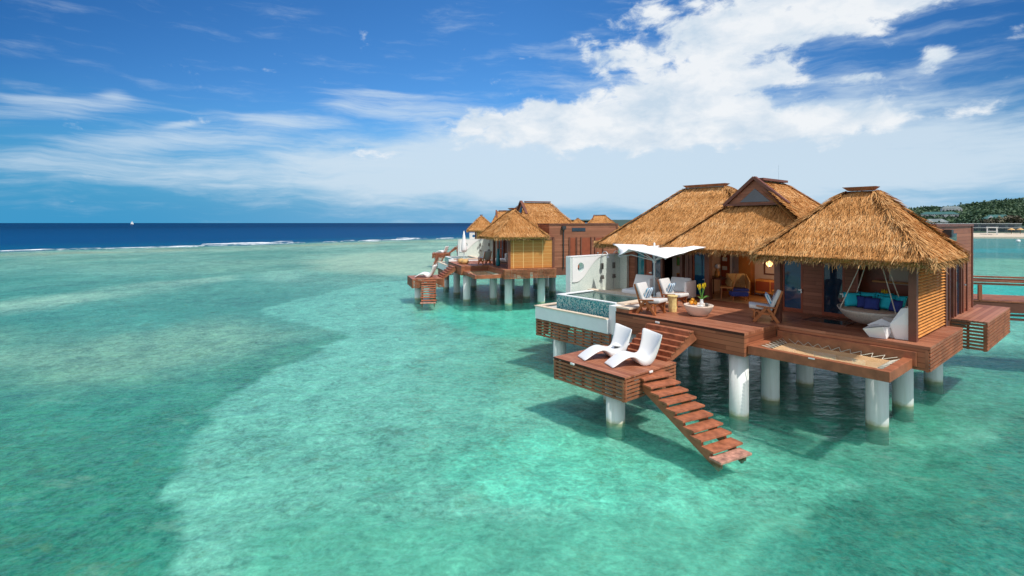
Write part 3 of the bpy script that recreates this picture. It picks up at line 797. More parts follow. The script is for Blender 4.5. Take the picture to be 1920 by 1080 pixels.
# ---------------------------------------------------------------- villa
def make_villa(full):
    v = thing('thatched_villa', '', 'villa', 'thatched villas on white piles')
    Z = 2.0
    # decks
    d = MB(); d.box(-3.7, 0, Z - .06, 0, 3.0, Z); d.box(-3.7, 3.0, Z - .06, 0, 4.2, Z)
    d.build('main_deck', 'deck', v)
    d = MB(); d.box(-3.7, -.0, 1.46, 0, .05, Z - .063); d.box(-.05, .053, 1.46, 0, 1.64, Z - .063); d.box(-3.7, .053, 1.46, -3.65, 2.0, Z - .063)
    d.box(-3.65, .6, 1.5, -.05, .75, Z - .063); d.box(-3.65, 2.2, 1.5, -.05, 2.35, Z - .063)
    d.build('deck_fascia', 'fascia', v)
    d = MB(); d.box(0.003, 1.65, Z - .06, 2.98, 3.85, Z - .004); d.box(2.5, 3.85, Z - .06, 2.98, 4.68, Z - .004)
    d.build('porch_deck', 'deck', v)
    d = MB(); d.box(0.003, 1.65, 1.5, 2.93, 1.70, Z - .066); d.box(.1, 3.0, 1.5, 2.9, 3.15, Z - .066); d.build('porch_fascia', 'fascia', v)
    d = MB(); d.box(-7.0, 2.12, Z - .06, -3.703, 4.2, Z - .002); d.build('pool_terrace', 'coping', v)
    d = MB(); lattice(d, (2.965, 1.66), (2.965, 4.66), 1.48, Z - .066, 6, (-1, 0)); lattice(d, (2.96, 4.66), (2.5, 4.66), 1.48, Z - .066, 6, (0, -1))
    d.build('slatted_skirt', 'slat_wood', v)
    d = MB(); d.box(2.5, 6.0, Z - .05, 3.23, 9.6, Z - .002); d.build('entry_platform', 'deck_across', v)
    d = MB(); lattice(d, (3.215, 6.01), (3.215, 9.59), 1.25, Z - .055, 8, (-1, 0)); lattice(d, (3.2, 6.015), (2.5, 6.015), 1.25, Z - .055, 8, (0, 1))
    d.build('slatted_skirt', 'slat_wood', v)
    d = MB(); lattice(d, (-7.05, -.02), (-3.9, -.02), .75, 1.32, 6, (0, 1)); lattice(d, (-7.035, 0), (-7.035, 2.2), .75, 1.32, 6, (1, 0)); d.build('slatted_skirt', 'slat_wood', v)
    # underfloor of the house
    d = MB(); d.box(-6.9, 4.2, 1.55, 2.5, 8.8, 1.97); d.box(-7.0, 2.25, 1.6, -3.72, 4.19, 1.93); d.box(-6.9, .2, 1.33, -4.0, 2.2, 1.40); d.build('floor_slab', 'post_wood', v)
    # piles
    for (x, y, zt) in [(-.33, .40, 1.50), (-.33, 2.03, 1.93), (-.33, 4.16, 1.6), (1.92, 2.23, 1.93), (1.92, 4.2, 1.93), (1.92, 7.2, 1.6), (-3.4, .5, 1.5), (-3.9, 4.4, 1.6), (-6.38, .42, 1.38), (-6.4, 2.4, 1.6),
                       (-6.4, 4.6, 1.6), (-2.0, 6.6, 1.6), (-.33, 7.2, 1.6), (-4.4, 7.2, 1.6), (-6.4, 7.2, 1.6)]:
        m = MB(); m.tube([(0, 0, -1.4), (0, 0, zt)], .215, 24); p = m.build('pile', 'pile_paint', v, smooth=False); p.location = (x, y, 0)
        for f in p.data.polygons: f.use_smooth = len(f.vertices) == 4
    # roofs
    hip_roof('roof', -7.38, -.6, 3.45, 7.35, 3.78, -4.85, -3.3, 5.4, 5.80, v, dens=full)
    A, B = (-1.83, 4.45, 5.84), (-1.83, 6.3, 5.84); GL, GR = (-2.72, 4.5, 5.12), (-.94, 4.5, 5.12)
    fl, fr, br, bl = (-4.4, 3.25, 3.75), (.74, 3.25, 3.75), (.74, 7.7, 3.75), (-4.4, 7.7, 3.75)
    rf = thatch('roof', [[fl, fr, GR, GL], [fr, br, B, A, GR], [br, bl, B], [bl, fl, GL, A, B]], [(fl, fr), (fr, br), (br, bl), (bl, fl)], [(GL, fl), (GR, fr), (B, br), (B, bl)], v, dens=full)
    m = MB(); m.prism([(-2.72, 5.08), (-.94, 5.08), (-1.83, 5.83)], 1, 4.36, 4.42); gb = m.build('gable', 'cladding', rf)
    m = MB()
    m.beam((-2.82, 4.36, 5.06), (-1.83, 4.34, 5.90), .16, .09); m.beam((-.84, 4.36, 5.06), (-1.83, 4.34, 5.90), .16, .09); m.beam((-2.75, 4.345, 5.07), (-.91, 4.345, 5.07), .10, .06)
    m.build('barge_board', 'post_wood', rf)
    m = MB(); m.prism([(-2.30, 5.15), (-1.36, 5.15), (-1.83, 5.56)], 1, 4.345, 4.358); m.build('window', 'dark_glass', rf)
    m = MB(); m.box(-1.98, 4.6, 5.83, -1.68, 6.35, 5.90); m.build('ridge_cap', 'post_wood', rf)
    if full == 1:
        m = MB(); m.tube([(-1.83, 6.0, 5.9), (-1.83, 6.0, 6.4)], .004, 5); m.build('lightning_rod', 'steel', rf)
    hip_roof('roof', -.32, 3.08, 1.15, 4.15, 3.80, 1.2, 1.8, 2.6, 5.28, v, dens=full)
    # annex with flat top
    m = MB(); m.box(.8, 4.45, 1.95, 2.5, 8.8, 4.40); m.build('annex_wall', 'cladding', v)
    m = MB(); m.box(.76, 4.41, 4.403, 2.54, 8.84, 4.47); m.build('parapet_cap', 'post_wood', v)
    m = MB(); m.box(2.503, 5.85, 4.02, 2.52, 6.7, 4.22); m.build('window', 'dark_glass', v)
    m = MB(); m.box(2.503, 8.72, 1.95, 2.53, 8.83, 4.40); m.build('corner_board', 'post_wood', v)
    dr = MB(); dr.box(2.503, 7.35, 2.0, 2.53, 7.75, 3.62); dr = dr.build('door', 'door_wood', v)
    m = MB(); m.box(2.53, 7.42, 2.75, 2.58, 7.52, 2.79); m.build('handle', 'steel', dr)
    m = MB()
    for i in range(22): m.box(2.531, 7.4, 2.1 + i * .065, 2.542, 7.7, 2.135 + i * .065)
    m.build('louvre', 'slat_wood', dr)
    for (ya, yb) in ((6.45, 7.0), (5.75, 6.05)):
        m = MB(); m.box(2.503, ya, 2.0, 2.515, yb, 3.65); m.build('window' if full == 1 else 'door', 'dark_glass' if full == 1 else 'door_wood', v)
    m = MB()
    for yy in (5.65, 6.1, 6.38, 7.02, 7.28, 7.8): m.box(2.503, yy, 1.98, 2.56, yy + .07, 3.68)
    m.build('wall_trim', 'post_wood', v)
    m = MB(); m.tube([(2.56, 5.3, 4.15), (2.56, 5.3, 1.9)], .03, 6); m.box(2.503, 5.19, 4.13, 2.68, 5.41, 4.33); m.build('downpipe', 'dark_metal', v)
    # porch: posts, louvred screen, beams
    m = MB()
    for (x, y) in ((-.13, 2.02), (2.62, 2.02), (2.62, 4.62)): m.box(x - .07, y - .07, Z, x + .07, y + .07, 3.70)
    m.box(-.18, 1.96, 3.56, 2.7, 2.08, 3.70); m.box(2.57, 2.1, 3.56, 2.69, 4.6, 3.70); m.box(-.18, 2.085, 3.56, -.06, 3.85, 3.70); m.box(1.25, 2.9, 3.5, 2.2, 3.0, 3.62)
    m.build('porch_frame', 'post_wood', v)
    m = MB()
    for i in range(22):
        zc = Z + .07 + i * .070
        M = Matrix.Translation((2.66, 3.32, zc)) @ Matrix.Rotation(R(28), 4, 'Y'); m.xbox(M, .055, 2.42, .016)
    for y in (2.12, 2.72, 3.32, 3.92, 4.52): m.box(2.60, y - .02, Z, 2.632, y + .02, 3.56)
    m.build('louvre_screen', 'golden_teak', v)
    # porch back wall, y = 3.85
    def wall(name, x0, x1, y, z0=1.98, z1=3.72, mm='cladding', th=.1, parent=v):
        q = MB(); q.box(x0, y, z0, x1, y + th, z1); return q.build(name, mm, parent)
    def glass_door(x0, x1, y, mm='blue_glass', handle=1):
        q = MB(); w = .05
        q.box(x0, y, Z, x0 + w, y + .06, 3.62); q.box(x1 - w, y, Z, x1, y + .06, 3.62); q.box(x0 + w, y, 3.56, x1 - w, y + .06, 3.62); q.box(x0 + w, y, Z, x1 - w, y + .06, Z + .10)
        dd = q.build('glass_door', 'door_wood', v)
        q = MB(); q.box(x0 + w, y + .02, Z + .10, x1 - w, y + .035, 3.56); q.build('pane', mm, dd)
        hx = x1 - w / 2 if handle > 0 else x0 + w / 2
        q = MB(); q.box(hx - .07, y - .05, 2.62, hx + .015, y - .03, 2.645); q.box(hx - .01, y - .05, 2.55, hx + .015, y, 2.66); q.build('handle', 'steel', dd)
    wall('wall', -.26, .22, 3.86); glass_door(-.80, -.26, 3.85)
    glass_door(.22, .76, 3.85, 'dark_glass'); wall('wall', .76, 1.02, 3.86); wall('wall', 2.2, 2.5, 3.86)
    for q in ((2.13, 3.80, 2.2, 3.9), (1.02, 3.82, 1.08, 3.9), (-.86, 3.8, -.8, 3.92)):
        m = MB(); m.box(q[0], q[1], Z, q[2], q[3], 3.7); m.build('door_frame', 'door_wood', v)
    wall('wall', 2.4, 2.5, 3.97, th=.48)
    # washroom seen through the porch opening
    wall('inner_wall', .35, 2.4, 4.35, mm='door_wood', th=.06)
    wall('inner_wall', 1.62, 2.38, 4.28, 2.95, 3.68, 'interior_plaster', .05)
    m = MB(); m.box(1.35, 4.02, 2.62, 2.38, 4.27, 2.67); m.build('counter', 'yellow_wood', v)
    m = MB(); m.box(1.55, 4.06, 2.02, 2.38, 4.27, 2.617); m.build('cabinet', 'interior_plaster', v)
    m = MB(); m.box(1.3, 4.1, 2.98, 2.38, 4.278, 3.03); m.build('shelf', 'orange_panel', v)
    # main front, y = 4.2
    wall('wall', -6.72, -6.22, 4.21); m = MB(); m.box(-6.22, 4.17, Z, -6.12, 4.3, 3.7); m.box(-5.80, 4.17, Z, -5.74, 4.3, 3.7); m.box(-5.10, 4.17, Z, -5.02, 4.3, 3.7)
    for x in (-4.30, -4.06, -3.93): m.box(x, 4.12, Z, x + .10, 4.3, 3.7)
    m.box(-3.36, 4.10, Z, -3.2, 4.3, 3.7); m.box(-6.7, 4.14, 3.6, -.82, 4.3, 3.74)
    m.build('front_frame', 'post_wood', v)
    q = MB(); q.box(-6.12, 4.22, Z, -5.8, 4.24, 3.6); q.build('window', 'teal_glass', v)
    dr = MB(); dr.box(-5.74, 4.2, Z, -5.48, 4.25, 3.6); dr = dr.build('door', 'door_wood', v); q = MB(); q.box(-5.56, 4.13, 2.68, -5.44, 4.15, 2.71); q.box(-5.5, 4.15, 2.66, -5.48, 4.2, 2.73); q.build('handle', 'steel', dr)
    q = MB(); q.box(-5.48, 4.22, Z, -5.10, 4.24, 3.6); q.build('window', 'blue_glass', v)
    glass_door(-3.83, -3.36, 4.18)
    # rooms
    wall('inner_wall', -5.1, -4.2, 4.9, mm='interior_plaster'); wall('inner_wall', -4.2, -4.1, 4.31, th=2.2, mm='interior_plaster')
    m = MB(); m.box(-4.56, 4.86, Z, -4.26, 4.898, 3.5); dr = m.build('inner_door', 'door_wood', v)
    for zz in (3.1, 2.85):
        m = MB(); m.box(-4.47, 4.848, zz, -4.35, 4.858, zz + .10); m.build('pane', 'pale_metal', dr)
    wall('inner_wall', -4.2, .8, 6.5, mm='interior_plaster')
    wall('wall', -6.82, -6.72, 4.2, th=3.0); wall('wall', -6.8, .8, 6.9); wall('inner_wall', -.86, -.80, 3.92, th=2.58, mm='interior_plaster')
    m = MB(); m.box(-6.7, 4.2, 1.98, -.8, 6.9, Z + .006); m.build('room_floor', 'interior_floor', v)
    m = MB(); m.box(-6.7, 4.2, 3.72, .78, 6.9, 3.78); m.box(-.1, 2.1, 3.71, 2.55, 4.4, 3.73); m.build('ceiling', 'ceiling_wood', v)
    m = MB(); m.box(-4.05, 6.42, Z, -3.72, 6.495, 3.55); dr = m.build('inner_door', 'door_wood', v)
    for zz in (3.1, 2.78):
        m = MB(); m.box(-4.0, 6.405, zz, -3.82, 6.418, zz + .14); m.build('pane', 'pale_metal', dr)
    m = MB(); m.box(-3.70, 6.40, Z, -3.62, 6.495, 3.55); m.build('door_post', 'plaster', v)
    m = MB(); m.box(-3.28, 6.2, Z, -2.85, 6.495, 3.7); m.build('wardrobe', 'orange_panel', v)
    return v
villas = []
v1 = make_villa(1.0)
v1['label'] = 'nearest villa, with golden thatched roofs, open lounge and hanging daybed porch'
put(v1, 0, 0, 0); villas.append(v1)

# ---------------------------------------------------------------- sun deck, steps, water stair
def make_sundeck():
    t = thing('sun_deck', '', 'sun deck', 'low sun decks')
    # local origin: front right corner at water level
    x0, y1 = -2.2, 1.92; Z = 1.2
    m = MB(); m.box(x0, 0, Z - .045, 0, y1, Z); m.build('deck_boards', 'deck', t, bevel=.006)
    m = MB()
    lattice(m, (x0 + .02, .015), (-.02, .015), .66, Z - .05, 6, (0, 1), 8); lattice(m, (-.015, .02), (-.015, y1 - .02), .66, Z - .05, 6, (-1, 0), 7)
    lattice(m, (x0 + .015, .02), (x0 + .015, y1 - .02), .66, Z - .05, 6, (1, 0), 7); lattice(m, (x0 + .02, y1 - .015), (-.02, y1 - .015), .66, Z - .05, 6, (0, -1), 8)
    m.build('slatted_skirt', 'slat_wood', t)
    m = MB()
    for y in (.3, .95, 1.6): m.box(x0 + .1, y - .04, Z - .2, -.1, y + .04, Z - .047)
    m.build('joist', 'beam_wood', t)
    m = MB(); m.tube([(0, 0, -1.4), (0, 0, Z - .2)], .215, 24); p = m.build('pile', 'pile_paint', t); p.location = (-.62, .45, 0)
    for f in p.data.polygons: f.use_smooth = len(f.vertices) == 4
    p2 = p.copy(); COL.objects.link(p2); p2.location = (-1.6, 1.5, 0)
    return t
def make_upper_steps():
    t = thing('deck_steps', '', 'steps', 'steps up from the sun decks')
    m = MB(); n = 6
    for i in range(n):
        z = 1.87 - i * .117; y = -.12 - i * .125; x = -.045 * i
        m.box(x, y - .13, z - .035, x + 1.28, y + .02, z)
        m.box(x + .02, y - .12, z - .117, x + 1.26, y - .10, z - .037)
    m.build('tread', 'tread_wood', t, bevel=.004)
    for xx in (0.0, 1.22):
        m = MB(); pr = []
        for i in range(n):
            z = 1.87 - i * .117; y = -.12 - i * .125
            pr += [(y + .0, z - .04), (y - .125, z - .04)]
        pr += [(-.12 - n * .125, 1.2), (-.12 - (n - 1.6) * .125, 1.205), (0, 1.66)]
        m.prism(pr, 0, xx, xx + .05)
        # shear with the treads
        m.v = [(a + (b + .12) * .36, b, c) for a, b, c in m.v]
        m.build('stringer', 'beam_wood', t)
    return t
def make_water_stairs():
    t = thing('water_stairs', '', 'stairs', 'stairs down to the water')
    n = 10; L = 2.0; z0, z1 = 1.08, .10
    for i in range(n):
        f = i / (n - 1); m = MB(); m.box(f * L - .13, -.43, -.03, f * L + .15, .43, .015)
        o = m.build('tread', 'tread_wood' if i < n - 1 else 'bleached_wood', t, bevel=.006); o.location = (0, 0, z0 + (z1 - z0) * f)
        if i == n - 1: o['label'] = 'wet bleached bottom tread'
        o.rotation_euler = (0, R(random.uniform(-1, 1)), R(random.uniform(-1.2, 1.2)))
    for s in (-.33, .33):
        m = MB(); m.beam((-.12, s, z0 - .13), (L + .04, s, z1 - .16), .06, .15)
        for i in range(n):
            f = i / (n - 1); m.box(f * L - .03, s - .03, z0 + (z1 - z0) * f - .16, f * L + .07, s + .03, z0 + (z1 - z0) * f - .03)
        m.build('stringer', 'beam_wood', t)
    return t
def make_hammock():
    t = thing('hammock_net', '', 'hammock', 'net hammocks over the water')
    Z = 1.72; x1 = 2.70; y1 = 1.5
    for (a, b, nm) in (((0.02, .06), (x1, .06), 'beam'),):
        pass
    m = MB(); m.box(0.02, 0, Z - .2, x1, .13, Z); m.build('beam', 'beam_wood', t, bevel=.008)
    m = MB(); m.box(x1 - .16, .133, Z - .2, x1, y1 - .003, Z - .002); m.build('beam', 'beam_wood', t, bevel=.008)
    m = MB(); m.box(.02, .133, Z - .2, .16, y1 - .003, Z - .002); m.build('beam', 'beam_wood', t, bevel=.008)
    m = MB(); m.box(.02, y1, Z - .16, x1 + .06, y1 + .15, Z + .14); m.build('beam', 'beam_wood', t, bevel=.008)
    bx0, bx1, by0, by1 = .42, 2.40, .22, 1.20
    def net(u, w):
        sag = .10 * (1 - (2 * u - 1) ** 2) * (1 - (2 * w - 1) ** 2)
        return (bx0 + (bx1 - bx0) * u, by0 + (by1 - by0) * w, Z - .05 - sag)
    m = MB(); m.grid(net, 24, 12); nt = m.build('net', 'net_mesh', t, smooth=True)
    m = MB(); c = []
    def zig(p0, p1, q0, q1, n):
        pts = []
        for i in range(2 * n + 1):
            f = i / (2 * n); a = Vector(p0).lerp(Vector(p1), f); b = Vector(q0).lerp(Vector(q1), f); pts.append(a if i % 2 == 0 else b)
        for a, b in zip(pts[:-1], pts[1:]): m.tube([a, b], .0055, 4, caps=False)
    zz = Z - .05
    zig((.17, .2, zz + .02), (.17, 1.45, zz + .02), (bx0, by0 + .02, zz), (bx0, by1 - .02, zz), 7)
    zig((x1 - .17, .2, zz + .02), (x1 - .17, 1.45, zz + .02), (bx1, by0 + .02, zz), (bx1, by1 - .02, zz), 7)
    zig((.3, y1 - .01, zz + .03), (x1 - .25, y1 - .01, zz + .03), (bx0 + .05, by1, zz), (bx1 - .05, by1, zz), 10)
    m.build('lacing', 'rope', t)
    m = MB(); m.box(1.3, -.012, Z - .035, 1.42, 0, Z - .01); m.build('step_light', 'light_case', t)
    return t

def make_pool():
    t = thing('plunge_pool', '', 'plunge pool', 'plunge pools')
    # local: x right, y back, from villa origin; water at 2.15
    m = MB()
    m.box(-6.45, .35, 1.3, -4.0, .47, 2.13); m.build('mosaic_front', 'mosaic_teal', t)
    m = MB(); m.box(-6.45, .472, 1.3, -6.33, 2.1, 2.13); m.build('mosaic_side', 'mosaic_teal', t)
    m = MB(); m.box(-3.99, .06, 1.3, -3.72, 2.1, 2.12); m.box(-6.33, 2.0, 1.3, -4.0, 2.1, 2.12); m.build('pool_wall', 'pool_plaster', t)
    m = MB(); m.box(-6.33, .47, 1.45, -4.0, 2.0, 1.5); m.build('pool_floor', 'mosaic_teal', t)
    m = MB(); m.box(-6.34, .46, 2.10, -3.99, 2.01, 2.115); m.build('pool_water', 'pool_water', t)
    m = MB(); m.box(-6.45, .345, 2.133, -3.99, .48, 2.16); m.box(-6.45, .483, 2.133, -6.30, 2.0, 2.16); m.build('rim', 'pool_plaster', t)
    m = MB(); m.box(-6.60, 2.003, 2.123, -3.70, 2.28, 2.17); m.box(-3.985, .40, 2.123, -3.70, 2.0, 2.17); m.build('coping', 'coping', t)
    # overflow trough in front
    m = MB(); m.box(-7.05, -.06, 1.325, -3.95, .06, 1.72); m.box(-7.05, .062, 1.325, -6.93, 2.1, 1.72); m.box(-6.93, .062, 1.325, -3.95, .34, 1.40); m.build('trough', 'pool_plaster', t)
    m = MB(); m.box(-7.08, -.085, 1.722, -3.99, .085, 1.755); m.box(-7.08, .087, 1.722, -6.9, 2.1, 1.755); m.build('trough_coping', 'coping', t)
    m = MB(); m.box(-6.92, .07, 1.41, -3.96, .345, 1.60); m.build('trough_water', 'pool_water', t)
    return t
def make_bench_step():
    t = thing('deck_bench', '', 'bench', 'low boxes beside the pools')
    m = MB(); m.box(-3.69, .02, 2.0, -3.25, .50, 2.10); m.build('box', 'beam_wood', t)
    m = MB(); m.box(-3.70, .0, 2.102, -3.22, .53, 2.14); m.build('top', 'coping', t)
    return t
def make_shower():
    t = thing('shower_wall', '', 'shower wall', 'outdoor shower walls')
    X = -6.85; y0, y1, z0, z1 = 1.42, 4.19, 1.93, 3.30
    hy, hz, hr = 1.90, 2.93, .165
    # masonry with a round opening: built as a ring of quads round the hole plus the remainder
    def slab(m, outer, hole, xa, xb):
        bm = bmesh.new(); 
        vo = [bm.verts.new((xb, a, b)) for a, b in outer]; eo = [bm.edges.new((vo[i], vo[(i + 1) % len(vo)])) for i in range(len(vo))]
        eh = []
        if hole:
            vh = [bm.verts.new((xb, a, b)) for a, b in hole]; eh = [bm.edges.new((vh[i], vh[(i + 1) % len(vh)])) for i in range(len(vh))]
        r = bmesh.ops.triangle_fill(bm, use_beauty=True, use_dissolve=False, edges=eo + eh, normal=(1, 0, 0))
        fs = [g for g in r['geom'] if isinstance(g, bmesh.types.BMFace)]
        ex = bmesh.ops.extrude_face_region(bm, geom=fs)
        for v in [g for g in ex['geom'] if isinstance(g, bmesh.types.BMVert)]: v.co.x = xa
        bmesh.ops.recalc_face_normals(bm, faces=bm.faces)
        bm.verts.index_update(); vs = [tuple(v.co) for v in bm.verts]; fs = [tuple(v.index for v in f.verts) for f in bm.faces]; bm.free()
        m.add(vs, fs)
    hole = [(hy + hr * math.cos(a), hz + hr * math.sin(a)) for a in np.linspace(0, 2 * math.pi, 33)[:-1]]
    m = MB(); slab(m, [(y0, z0), (y1, z0), (y1, z1), (y0, z1)], hole, X - .2, X); m.build('wall', 'mosaic_pale', t)
    # white wave panel, proud of the mosaic
    pts = [(y0 + .05, z1 - .02)]
    for i in range(0, 25):
        f = i / 24; yy = 3.15 - (3.15 - (y0 + .12)) * (f ** .8); s = 0.5 - 0.5 * math.cos(math.pi * min(1, f * 1.12)); pts.append((yy, z1 - .02 - .86 * s ** .9))
    pts.append((y0 + .05, z1 - .88))
    pts = [pts[0]] + pts[1:]
    m = MB(); slab(m, list(reversed(pts)), hole, X + .003, X + .03); m.build('wave_panel', 'plaster', t)
    m = MB(); m.box(X - .22, y0 - .02, z1 + .002, X + .02, y1, z1 + .03); m.box(X - .21, y0 - .03, z0, X + .01, y0 - .002, z1); m.build('cap', 'plaster', t)
    m = MB(); m.box(X + .002, y1 - .12, z0, X + .34, y1, z1); m.build('return_wall', 'mosaic_pale', t)
    for yy in (3.0, 3.66):
        m = MB(); m.tube([(X + .05, yy, 2.05), (X + .05, yy, 3.3)], .014, 6)
        pts = [(X + .05, yy, 3.3)] + [(X + .05 + .14 - .14 * math.cos(a), yy, 3.3 + .16 * math.sin(a)) for a in np.linspace(.2, math.pi, 9)]
        m.tube(pts, .011, 6); sh = m.build('shower_pipe', 'steel', t)
        m = MB(); m.lathe([(.015, .0), (.07, -.04), (.07, -.05)], 14, (X + .33, yy, 3.29)); m.build('shower_head', 'steel', sh)
        m = MB(); m.box(X + .03, yy - .05, 2.44, X + .10, yy + .05, 2.58); m.tube([(X + .07, yy - .1, 2.47), (X + .07, yy + .1, 2.47)], .02, 6); m.box(X + .03, yy - .045, 2.8, X + .09, yy + .045, 3.02); m.build('valve', 'bronze', sh)
    return t
sundeck = make_sundeck(); sundeck['label'] = 'square slatted sun deck carrying the two nearest white chaises'; put(sundeck, 0, -1.27, -2.65)
steps = make_upper_steps(); steps['label'] = 'short flight of wide brown steps between nearest sun deck and main deck'; put(steps, 0, -2.48, 0)
stairs = make_water_stairs(); stairs['label'] = 'nearest open brown staircase slanting from the slatted sun deck into the water'; put(stairs, 0, -1.22, -1.68, 0, -10.5)
ham = make_hammock(); ham['label'] = 'tan net hammock in a brown beam frame before the daybed porch'; put(ham, 0, 0, .1)
pool = make_pool(); pool['label'] = 'nearest plunge pool, with teal mosaic front above a white overflow trough'; put(pool, 0, 0, 0)
bench = make_bench_step(); bench['label'] = 'low brown box with pale top at the left deck corner beside the nearest pool'; put(bench, 0, 0, 0)
shower = make_shower(); shower['label'] = 'nearest shower wall, pale mosaic with white wave and round hole'; put(shower, 0, 0, 0)
for (x, y, z, lab) in ((-2.3, -.012, 1.90, 'white step light on the main deck fascia above the wide steps'),):
    m = MB(); m.box(-.06, -.02, -.022, .06, .01, .022); o = m.build('step_light', 'light_case', None, bevel=.005); tag(o, lab, 'light', 'white step lights'); put(o, 0, x, y, z)
for (x, y, rz, lab) in ((-2.8, -2.666, 0, 'white step light on sun deck edge below the left chaise'), (-1.254, -1.75, 90, 'white step light on sun deck edge above the water stairs')):
    m = MB(); m.box(-.06, -.015, -.022, .06, .014, .022); o = m.build('step_light', 'light_case', None, bevel=.005); tag(o, lab, 'light', 'white step lights'); put(o, 0, x, y, 1.17, rz)

# ---------------------------------------------------------------- chaises
def make_chaise():
    t = thing('chaise_longue', '', 'chaise', 'white moulded chaises')
    top = [(0, .03), (.12, .11), (.26, .20), (.40, .265), (.52, .285), (.64, .255), (.76, .215), (.88, .21), (.97, .26), (1.05, .36), (1.13, .49), (1.20, .61), (1.26, .70)]
    # sheet with dished back and flared upper corners
    cs = []
    n = len(top)
    def width(i):
        f = i / (n - 1); return .235 + .03 * f + (.19 * max(0, (f - .5) / .5) ** 1.4)
    m = MB(); nu = 10
    front = []; 
    for i, (s, z) in enumerate(top):
        for j in range(nu + 1):
            u = -1 + 2 * j / nu; f = i / (n - 1); dish = .14 * max(0, (f - .5) / .5) * (u * u) ; crown = -.012 * u * u
            flare = .06 * max(0, (f - .7) / .3) ** 1.5 * u * u
            front.append((s - dish, u * width(i), z + crown + flare))
    # underside: thin sheet under the legs, deep pedestal under the seat and back
    bot = [(0, 0), (.13, .065), (.27, .15), (.41, .21), (.53, .225), (.63, .15), (.70, .05), (.78, 0.0), (.92, 0.0), (1.04, .10), (1.15, .31), (1.23, .52), (1.285, .705)]
    back = []
    for i, (s, z) in enumerate(bot):
        for j in range(nu + 1):
            u = -1 + 2 * j / nu; f = i / (n - 1); dish = .14 * max(0, (f - .7) / .3) * (u * u); flare = .06 * max(0, (f - .7) / .3) ** 1.5 * u * u
            back.append((s - dish, u * width(i) * (1 - .03 * math.sin(math.pi * f)), z + flare))
    k = nu + 1; N = n * k; fs = []
    for i in range(n - 1):
        for j in range(nu):
            a = i * k + j; fs.append((a, a + 1, a + k + 1, a + k)); fs.append((N + a, N + a + k, N + a + k + 1, N + a + 1))
        a = i * k; fs.append((a, a + k, N + a + k, N + a)); a = i * k + nu; fs.append((a, N + a, N + a + k, a + k))
    for j in range(nu):
        fs.append((j, N + j, N + j + 1, j + 1)); a = (n - 1) * k + j; fs.append((a, a + 1, N + a + 1, N + a))
    m.add(front + back, fs); m.build('shell', 'white_plastic', t, smooth=True, subsurf=1)
    return t
ch = make_chaise(); ch['label'] = 'white moulded chaise on nearest sun deck, closer to the stairs'; put(ch, 0, -2.08, -2.24, 1.2, 66)
ch2 = copy_thing(ch, 'white moulded chaise on nearest sun deck, at its outer left side'); put(ch2, 0, -2.90, -2.28, 1.2, 66)
t = thing('drinks_table', 'small white and grey block table between the two nearest chaises', 'side table')
m = MB(); m.box(-.13, -.13, 0, .13, .13, .28); m.build('base', 'dark_metal', t, bevel=.01); m = MB(); m.box(-.17, -.17, .282, .17, .17, .31); m.build('top', 'white_plastic', t, bevel=.008); put(t, 0, -2.42, -1.35, 1.2, 20)

# ---------------------------------------------------------------- deck furniture
def make_easy():
    t = thing('easy_chair', '', 'armchair', 'teak easy chairs on the deck')
    # faces +x, width along y
    for s in (-.29, .29):
        m = MB(); m.beam((.26, s, 0), (-.02, s, .36), .04, .075); m.beam((-.30, s, 0), (-.06, s, .36), .04, .075); m.beam((-.24, s, .37), (.20, s, .41), .05, .035)
        m.beam((-.10, s, .20), (.16, s, .25), .035, .05); m.build('side_frame', 'teak', t, bevel=.006)
    m = MB(); m.beam((-.12, -.31, .24), (-.12, .31, .24), .05, .04); m.beam((.18, -.31, .28), (.18, .31, .28), .05, .04)
    for s in (-.24, .24): m.beam((-.16, s, .06), (-.39, s, .80), .035, .05); m.beam((-.2, s, .2), (.30, s, .30), .04, .04)
    m.box(.22, -.28, .0, .26, -.24, .28); m.box(.22, .24, .0, .26, .28, .28)
    m.build('frame', 'teak', t, bevel=.005)
    m = MB(); m.beam((-.17, 0, .335), (.36, 0, .385), .52, .10); m.build('seat_cushion', 'grey_fabric', t, bevel=.03, smooth=True)
    m = MB(); m.beam((-.15, 0, .36), (-.34, 0, .82), .52, .09, up=(1, 0, 0)); m.build('back_cushion', 'grey_fabric', t, bevel=.03, smooth=True)
    return t
def pillow(name, label, mname, w=.36, h=.36, d=.10, cat='cushion', group=None):
    m = MB(); n = 8
    def side(sg):
        def fn(u, v_):
            a, b = 2 * u - 1, 2 * v_ - 1; th = (1 - a ** 4) * (1 - b ** 4)
            pin = 1 - .10 * (1 - abs(a)) * (abs(b) ** 3); pin2 = 1 - .10 * (1 - abs(b)) * (abs(a) ** 3)
            return (a * w / 2 * pin2, sg * d / 2 * math.sqrt(max(th, 0)), b * h / 2 * pin)
        return fn
    m.grid(side(1), n, n); m.grid(side(-1), n, n)
    o = m.build(name, mname, None, smooth=True)
    bm = bmesh.new(); bm.from_mesh(o.data); bmesh.ops.remove_doubles(bm, verts=bm.verts, dist=1e-4); bmesh.ops.recalc_face_normals(bm, faces=bm.faces); bm.to_mesh(o.data); bm.free()
    return tag(o, label, cat, group)
def put3(o, k, x, y, z, rx, ry, rz):
    put(o, k, x, y, z, rz); o.rotation_euler = (Matrix.Rotation(o.rotation_euler.z, 3, 'Z') @ Matrix.Rotation(R(ry), 3, 'Y') @ Matrix.Rotation(R(rx), 3, 'X')).to_euler(); return o
def cushion_on(x, y, rz, lab):
    p = pillow('cushion', lab, 'striped_fabric', .36, .34, .11, group='striped cushions')
    a = R(rz); put3(p, 0, x - .10 * math.cos(a), y - .10 * math.sin(a), 2.56, -24, 0, rz + 90 + 180); return p
